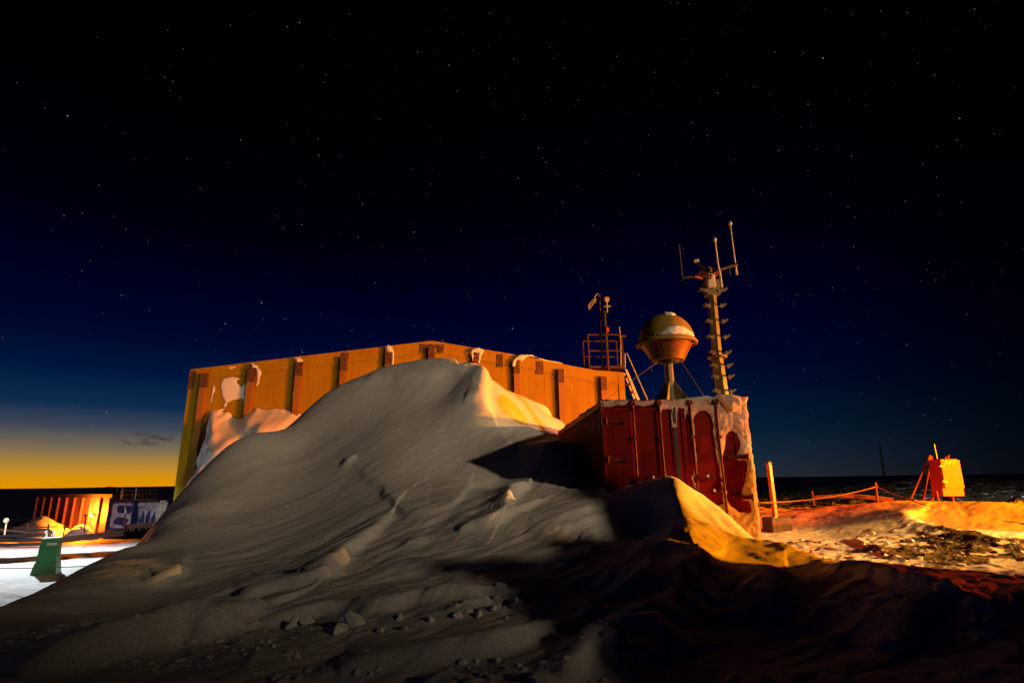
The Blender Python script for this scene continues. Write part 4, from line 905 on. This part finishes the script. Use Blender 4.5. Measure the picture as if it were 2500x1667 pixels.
# snow heap in front of hut
def heap(name, label, cx_, cy_, rx2, ry2, h, seed, rz=0, mat_=M_snow):
    n = 40; xs = np.linspace(-1,1,n); X, Y = np.meshgrid(xs, xs); R2 = np.hypot(X,Y); Z = h*np.clip(1-R2**1.6,-.3,1)*(.8+.5*(fbm(X*2+seed,Y*2+seed,3)))
    x = X*rx2; y = Y*ry2; c_, s_ = math.cos(rz), math.sin(rz); z = Z
    v = np.stack([(x*c_-y*s_).ravel(),(x*s_+y*c_).ravel(),z.ravel()],-1); f_ = [(i*n+j,i*n+j+1,(i+1)*n+j+1,(i+1)*n+j) for i in range(n-1) for j in range(n-1)]
    me = bpy.data.meshes.new(name); me.from_pydata(v.tolist(), [], f_); me.materials.append(mat_); me.shade_smooth(); o = bpy.data.objects.new(name, me); COL.objects.link(o); o.location = (cx_,cy_,gh(cx_,cy_)); tag(o, label, 'snow heap'); return o
q = HF.w(LA*.42,1.3,0); heap('snow_heap', 'snow heap piled along the foot of the blue hut', q[0], q[1], LA*.40, 1.5, 1.35, 3, aA)
q = HF.w(LA*.90,1.2,0); heap('snow_heap', 'smaller snow heap glowing right below the hut lamp', q[0], q[1], 1.6, 1.1, 1.0, 8, aA)
# near blue container, end face towards us, side frosted
eF = Fr(tuple(at(262,1300,39.5)[:2])+(0,), math.radians(-4))
def EP(x, y, d=0): s, z = eF.px(*V_(x,y), d); return s, z
bc = thing('blue_container', 'dark blue container with frosted end face and stencilled figures', 'container', eF.o, eF.a)
x0, zb2 = EP(240,1175); x1, _ = EP(830,1130); _, zt2 = EP(280,460)
MB().box((0,0,zb2),(x1-x0,5,zt2)).build('body', M_blue, bc); Wc = x1-x0
mb = MB()
for a_,b_ in ((0,.1),(Wc-.1,Wc)): mb.box((a_,-.03,zb2),(b_,-.003,zt2))
for z in (zb2,(zb2+zt2)/2-.06,zt2-.12): mb.box((.1,-.026,z),(Wc-.1,-.003,z+.12))
mb.build('frame', M_blue, bc)
mb = MB()   # stencilled figures, stacked
gx = Wc*.60; gz = zb2+(zt2-zb2)*.70
def glyph(mb, ch, x, z, w=.17, h=.20):
    t = .035
    if ch == 'O': mb.box((x,-.012,z),(x+t,-.004,z+h)); mb.box((x+w-t,-.012,z),(x+w,-.004,z+h)); mb.box((x+t,-.012,z),(x+w-t,-.004,z+t)); mb.box((x+t,-.012,z+h-t),(x+w-t,-.004,z+h))
    else: mb.box((x+w/2-t/2,-.012,z),(x+w/2+t/2,-.004,z+h))
for i, ch in enumerate('OO1O'): glyph(mb, ch, gx-.05, gz-.42+(3-i)*.235)
mb.build('lettering', M_white, bc)
Z0, Zm, Z1 = zb2, (zb2+zt2)/2, zt2
ring = lambda a,b,c_,d: [(a,b),(c_,b),(c_,d),(a,d)]
def rr(a,b,c_,d,r): 
    o_ = []
    for (x,y,s) in ((c_-r,d-r,0),(a+r,d-r,1),(a+r,b+r,2),(c_-r,b+r,3)):
        for k in range(4): t = PI/2*(s+k/3); o_.append((x+r*math.cos(t),y+r*math.sin(t)))
    return o_
eo = [(x_+0,y_) for x_,y_ in rr(.06,Z0+.04,Wc-.06,Z1-.06,.35)]
snow_patch('white frost ring round the two panels on the end of the blue container', eo, lambda u,v,t: eF.w(u,.01+t,v), .04,.08,.12, holes=[rr(.42,Zm+.12,Wc-.12,Z1-.28,.22), rr(.28,Z0+.28,Wc-.22,Zm-.14,.4)], m=M_far, group='frost on the far containers')
# frosted side container to the right
fF = Fr(tuple(at(322,1290,39.9)[:2])+(0,), math.radians(6))
sx0, sz0 = fF.px(*V_(845,1045)); sx1, _ = fF.px(*V_(1700,990)); _, szt = fF.px(*V_(935,445))
fc = thing('frosted_container', 'blue container whose long side is streaked white with frost', 'container', fF.o, fF.a); Wf = sx1-sx0
MB().box((0,.0,sz0-.25),(Wf,2.4,szt)).build('body', M_blue, fc); mb = MB()
for s in np.arange(.25,Wf,.5): mb.box((s,-.05,sz0),(s+.16,-.003,szt-.3))
mb.build('corrugation', M_blue, fc); MB().box((-.02,-.06,szt-.1),(Wf+.02,2.45,szt+.02)).build('top_rail', M_black, fc)
dr2 = [(0.02,szt-.12),(Wf-.05,szt-.12)]; n = 15; low = []
for i in range(n*2+1):
    s = Wf-.08-(Wf-.12)*i/(n*2); low.append((s, sz0+.05+(szt-sz0)*(.12+.42*abs(math.sin(i*1.25))*(1 if i%4 else .3))))
hs_ = []
low2 = []
for i in range(25): s = Wf-.05-(Wf-.08)*i/24; low2.append((s, sz0+.02+ (0 if i%4 else .03)))
def tri(c, w, h): return [(c-w,sz0+.12),(c+w,sz0+.12),(c+w*.9,sz0+h*.5),(c+w*.3,sz0+h),(c-w*.1,sz0+h*.8),(c-w*.8,sz0+h*.45)]
hs_ = [tri(Wf*(.10+.17*i), .17, (szt-sz0)*h) for i,h in enumerate((.42,.60,.66,.58))]
snow_patch('sheet of streaky white frost on the side of the blue container', dr2+low2, lambda u,v,t: fF.w(u,.055+t,v), .03,.08,.12, m=M_far, holes=hs_, group='frost on the far containers')
snow_patch('rolled snow cornice along the top of the frosted container', [(0.05,szt-.42),(Wf-.4,szt-.42),(Wf-.25,szt-.2),(Wf-.5,szt-.12),(.1,szt-.12)], lambda u,v,t: fF.w(u,.10+t,v), .16,.1,.1, m=M_far, group='frost on the far containers')
def SK(o, x, y, Y, vmap=V_): return rel(at(*vmap(x,y),Y), o)
# railing cage on the roof
rc = thing('roof_railing', 'orange lit railing cage on top of the far blue containers', 'railing', at(*V_(600,440),41), 0)
for (x0_,y0_,x1_,y1_) in [(570,175,560,420),(650,170,620,425),(880,172,850,430),(1050,172,1010,432),(1160,172,1120,432),(1240,170,1210,435),(1480,175,1440,440),(1340,175,1300,435)]:
    tb('post', [SK(rc,x1_,y1_,41),SK(rc,x0_,y0_,41)], .022, M_rope, rc, 5)
for (x0_,y0_,x1_,y1_) in [(570,175,1480,172),(620,285,1460,268),(610,420,1440,435)]: tb('rail', [SK(rc,x0_,y0_,41),SK(rc,x1_,y1_,41)], .028, M_rope, rc, 5)
quadbox('kickboard', rc, M_rope, [SK(rc,850,395,40.8),SK(rc,1440,390,40.8),SK(rc,1440,440,40.8),SK(rc,850,435,40.8)], (0,.05,0))
for (x0_,y0_,x1_,y1_,lb) in [(630,90,580,395,'pale pole at the left end of the roof railing cage'),(975,100,935,410,'pale pole rising through the middle of the roof railing cage')]:
    p = at(*V_(x1_,y1_),40.6); o = MB().tube([(0,0,0),tuple(at(*V_(x0_,y0_),40.6)-p)],.045,6).build('roof_pole', M_galw, None, loc=tuple(p)); tag(o, lb, 'pole')
# flues
for (x0_,x1_,y0_,y1_,m_,lb) in [(165,300,90,275,M_black,'wide black flue stack on the hut roof'),(315,365,95,270,M_galw,'pale slim flue between the two dark stacks on the hut roof'),(370,425,95,280,M_black,'narrow dark flue stack right of the pale one'),(440,490,105,275,M_galw,'shiny rightmost flue on the hut roof')]:
    p = at(*V_((x0_+x1_)/2,y1_),44); r_ = (at(*V_(x1_,y1_),44)[0]-at(*V_(x0_,y1_),44)[0])/2; h_ = at(*V_((x0_+x1_)/2,y0_),44)[2]-p[2]
    t_ = thing('flue_stack', lb, 'chimney', p, 0, 'flues on the hut roof'); MB().tube([(0,0,-.4),(0,0,h_)],r_,12).build('pipe', m_, t_, smooth='auto'); MB().lathe([(r_*.8,h_-.05),(r_*1.15,h_-.03),(r_*1.15,h_+.02),(r_*.8,h_+.03)],12).build('cap', m_, t_)
# ladder frame at the right end
lf_ = thing('step_ladder', 'white A-shaped ladder frame at the right end of the frosted container', 'ladder', at(*V_(1640,1000),38.6), 0)
for pl in [((1520,990),(1590,700),(1600,450)),((1640,1000),(1690,700),(1720,450)),((1460,850),(1600,500))]: tb('rail', [SK(lf_,x,y,38.6) for x,y in pl], .05, M_white, lf_, 6)
for (a_,b_,y_) in ((1595,1720,452),(1590,1700,560),(1570,1690,670),(1545,1680,820)): tb('rung', [SK(lf_,a_,y_,38.6),SK(lf_,b_,y_-4,38.6)], .045, M_white, lf_, 6)
# blue box and dark tank beyond
bb = thing('blue_box', 'small blue box with a pale side at the right end of the far containers', 'box', at(*V_(1720,830),41), 0)
quadbox('body', bb, M_blue, [SK(bb,1740,400,41),SK(bb,1870,400,41),SK(bb,1850,840,41),SK(bb,1720,840,41)], (0,1.5,0)); quadbox('pale_panel', bb, M_galw, [SK(bb,1705,600,40.8),SK(bb,1770,650,40.8),SK(bb,1750,830,40.8),SK(bb,1715,830,40.8)], (0,.05,0))
dt = at(*V_(1850,850),45); o = MB().tube([(0,0,-.6),(0,0,1.5)],.7,20).build('dark_tank', M_black, None, smooth='auto', loc=tuple(dt)); tag(o, 'dark upright tank beside the left corner of the yellow building', 'tank')
# pipe rack in front of containers
pr = thing('pipe_rack', 'low rack of long pipes on short legs before the far containers', 'pipe rack', at(*V_(640,1230),37.5), 0)
for y0_,y1_ in ((1065,985),(1100,1005),(1150,1040)): tb('pipe', [SK(pr,640,y0_,37.5),SK(pr,1700,y1_,37.5)], .055, M_rust, pr, 8)
for x_ in (650,720,830,900,1050,1220,1410,1500): tb('leg', [SK(pr,x_,1230-(x_-640)*.09,37.5),SK(pr,x_,1100-(x_-640)*.07,37.5)], .05, M_rust, pr, 6)
# striped pole
sp_ = thing('striped_pole', 'thin red pole with a white band standing before the frosted end face', 'pole', at(*V_(655,1060),37), 0)
tb('lower_section', [(0,0,-.2),SK(sp_,690,760,37)], .045, M_stand, sp_, 6); tb('white_band', [SK(sp_,690,760,37),SK(sp_,700,655,37)], .047, M_white, sp_, 6); tb('upper_section', [SK(sp_,700,655,37),SK(sp_,708,455,37)], .03, M_rust, sp_, 6)
# sled / pipe bundle, lower left
pbd = thing('pipe_bundle', 'bundle of dark bent pipes lying on the snow at the left edge', 'pipes', at(60,1318,30), 0)
for i, dy in enumerate((0,12,24,34)):
    tb('pipe', [rel(at(-30,1297+dy,30),pbd),rel(at(118-3*i,1293+dy,30),pbd),rel(at(130-3*i,1300+dy,30),pbd),rel(at(135-3*i,1318+dy*.5,30),pbd)], .075, M_black, pbd, 8)
for i in range(4): tb('strap', [rel(at(104+9*i,1294,29.8),pbd),rel(at(106+9*i,1318,29.8),pbd)], .05, M_galw if i%2 else M_rust, pbd, 6)
br_ = thing('cross_beam', 'dark horizontal beam on two short stands before the hut snow heap', 'beam', at(*U(400,1010),32), 0)
quadbox('beam', br_, M_rust, [rel(at(*U(-300,1010),32),br_),rel(at(*U(780,985),32),br_),rel(at(*U(780,1015),32),br_),rel(at(*U(-300,1045),32),br_)], (0,.15,0))
for x_ in (600,60): tb('stand', [rel(at(*U(x_,1180),32),br_),rel(at(*U(x_+10,920),32),br_)], .05, M_rust, br_, 6)
for (x_,y0_,y1_,lb) in [(1000,1180,1005,'short dark valve post before the lit snow heap'),(1540,1050,700,'thin stake with a small cross-shaped head before the lamp glow')]:
    p = at(*U(x_,y0_),36); t_ = thing('short_post', lb, 'post', p, 0); tb('post', [(0,0,-.2),rel(at(*U(x_+25,y1_),36),t_)], .05, M_rust, t_, 6); c = rel(at(*U(x_+28,y1_),36),t_); MB().cbox(c,(.10,.04,.05)).build('head', M_rust, t_)
# ground rail behind the snow apron
gr = thing('ground_pipe', 'long rusty pipe lying along the foot of the blue hut yard', 'pipe', at(150,1318,34), 0)
for dy in (0,7): tb('pipe', [rel(at(135,1316+dy,34),gr),rel(at(250,1302+dy,35),gr),rel(at(300,1298+dy,36),gr)], .10, M_rust, gr, 8)
# round white sign, left edge
wd = thing('round_sign', 'small white round sign on a short post at the left edge', 'sign', at(13,1288,26), 0)
c = rel(at(15,1270,26),wd); MB().tube([(c[0],-.02,c[2]),(c[0],.02,c[2])],.11,20).build('disc', M_white, wd, smooth='auto'); tb('post', [(0,.03,-.3),(c[0],.03,c[2])], .03, M_white, wd, 6)
wire('yellow_rope', at(-40,1285,28), at(290,1290,34), 'yellow rope strung across the left yard', .02, .3, M_rope, None, 'rope', 16)
wire('orange_line', tuple(at(-30,1386,14.5)), tuple(at(330,1372,15.3)), 'orange line lying over the white lit snow', .012, .05, M_rope, None, 'rope', 16)
# green pillar
gq = hit(120,1400); YG = float(gq[1]); GF = (at(112,1398,YG)[0],YG,gh(gq[0],YG)-.05)
gp_ = thing('utility_pillar', 'green tapered utility pillar with a flared base on white lit snow', 'pillar', GF, math.radians(24))
hg = at(118,1311,YG)[2]-GF[2]; wg = (at(148,1350,YG)[0]-at(98,1350,YG)[0])/2*.78
def frus(name, z0, z1, w0, w1, m_, par, d=.85):
    vs = [(sx*w,sy*w*d,z) for z,w in ((z0,w0),(z1,w1)) for sx,sy in ((-1,-1),(1,-1),(1,1),(-1,1))]
    return MB().add(vs,[(3,2,1,0),(4,5,6,7),(0,1,5,4),(1,2,6,5),(2,3,7,6),(3,0,4,7)]).build(name, m_, par, bevel=.008)
frus('base', -.2, hg*.36, wg*1.42, wg*1.08, M_green, gp_); frus('shaft', hg*.36, hg*.965, wg*1.02, wg*.86, M_green, gp_); frus('lid', hg*.965, hg, wg*.92, wg*.9, M_galw, gp_)
MB().box((-.05,-wg*.85*.9-.02,hg*.80),(wg*.82,-wg*.85*.9+.03,hg*.87)).build('label_plate', M_white, gp_)

# ------------------------------------------------------------ stars
bs = [(155,266,3),(601,695,3),(1177,754,3),(1890,134,3),(2204,272,2),(688,52,2),(951,533,2),(822,545,1.6),(732,357,2),(245,946,2),(214,977,2),(693,803,1.6),(695,809,1.6),(690,817,2.2),(517,743,2),(808,759,2),(653,732,1.6),(862,649,1.6),(1361,518,1.6),(1383,596,1.6),(832,468,1.6),(1190,409,1.6),(1031,150,1.5),(1417,130,1.6),(553,322,1.6),(1254,373,1.4),(1788,346,1.6),(343,712,1.6),(279,678,1.6),(188,621,1.3),(1076,676,1.4),(1159,683,1.2),(693,516,1.6),(340,555,1.2),(189,490,1.6),(147,495,1.6),(604,733,1.3),(507,757,1.3),(1648,214,1.5),(1122,203,1.3),(959,119,1.3),(1335,640,1.2),(2146,172,1.3),(1960,567,1.3),(1912,660,1.2),(2083,791,1.2),(2220,722,1.2),(1856,240,1.2),(660,62,1.6),(378,178,1),(227,425,1.2),(460,433,1.2),(1050,210,1.2),(1237,340,1.2),(1780,120,1.2)]
dirs = []; mags = []
for x, y, m_ in bs: d = ray(x*1.063, y*1.063); dirs.append(d/np.linalg.norm(d)); mags.append(m_*.33)
gal = ray(1600,500); gal /= np.linalg.norm(gal)
while len(dirs) < 1100:
    d = rng.normal(size=3); d /= np.linalg.norm(d)
    if d[2] < .05 or d[1] < .1: continue
    if rng.random() > .30+.70*math.exp(-((d-gal)@(d-gal))/.35): continue
    dirs.append(d); mags.append(.06+.34*rng.random()**2.5)
V = []; F = []; C_ = []
for i,(d,m_) in enumerate(zip(dirs,mags)):
    r_ = 5000*.00058*(1+.55*min(m_,1)); c = d*5000; x = np.cross(d,[0,0,1.]); x /= np.linalg.norm(x); y = np.cross(x,d); b = len(V)
    V += [c+x*r_, c+y*r_, c-x*r_, c-y*r_, c+d*r_, c-d*r_]
    F += [(b,b+1,b+5),(b+1,b+2,b+5),(b+2,b+3,b+5),(b+3,b,b+5),(b+1,b,b+4),(b+2,b+1,b+4),(b+3,b+2,b+4),(b,b+3,b+4)]
    m_ *= .36; tint = random.choice([(1,1,1),(.6,.7,1),(.7,.8,1),(1,.9,.8)]); C_ += [[t*m_*1.1 for t in tint]+[1]]*6
me = bpy.data.meshes.new('stars'); me.from_pydata([tuple(map(float,v)) for v in V], [], F)
ca_ = me.color_attributes.new('glow','FLOAT_COLOR','POINT'); ca_.data.foreach_set('color', np.array(C_,dtype=np.float32).ravel())
sm = bpy.data.materials.new('starlight'); sm.use_nodes = True; t = sm.node_tree; t.nodes.clear(); at_ = N(t,'ShaderNodeAttribute', attribute_name='glow'); em = N(t,'ShaderNodeEmission'); t.links.new(at_.outputs['Color'], em.inputs[0]); em.inputs[1].default_value = 1.; oo = N(t,'ShaderNodeOutputMaterial'); t.links.new(em.outputs[0], oo.inputs[0])
sm.cycles.emission_sampling = 'NONE'; me.materials.append(sm); so = bpy.data.objects.new('stars', me); COL.objects.link(so); so['kind'] = 'stuff'; so['label'] = 'stars scattered over the night sky'; so['category'] = 'stars'
M_bulb.cycles.emission_sampling = 'NONE'
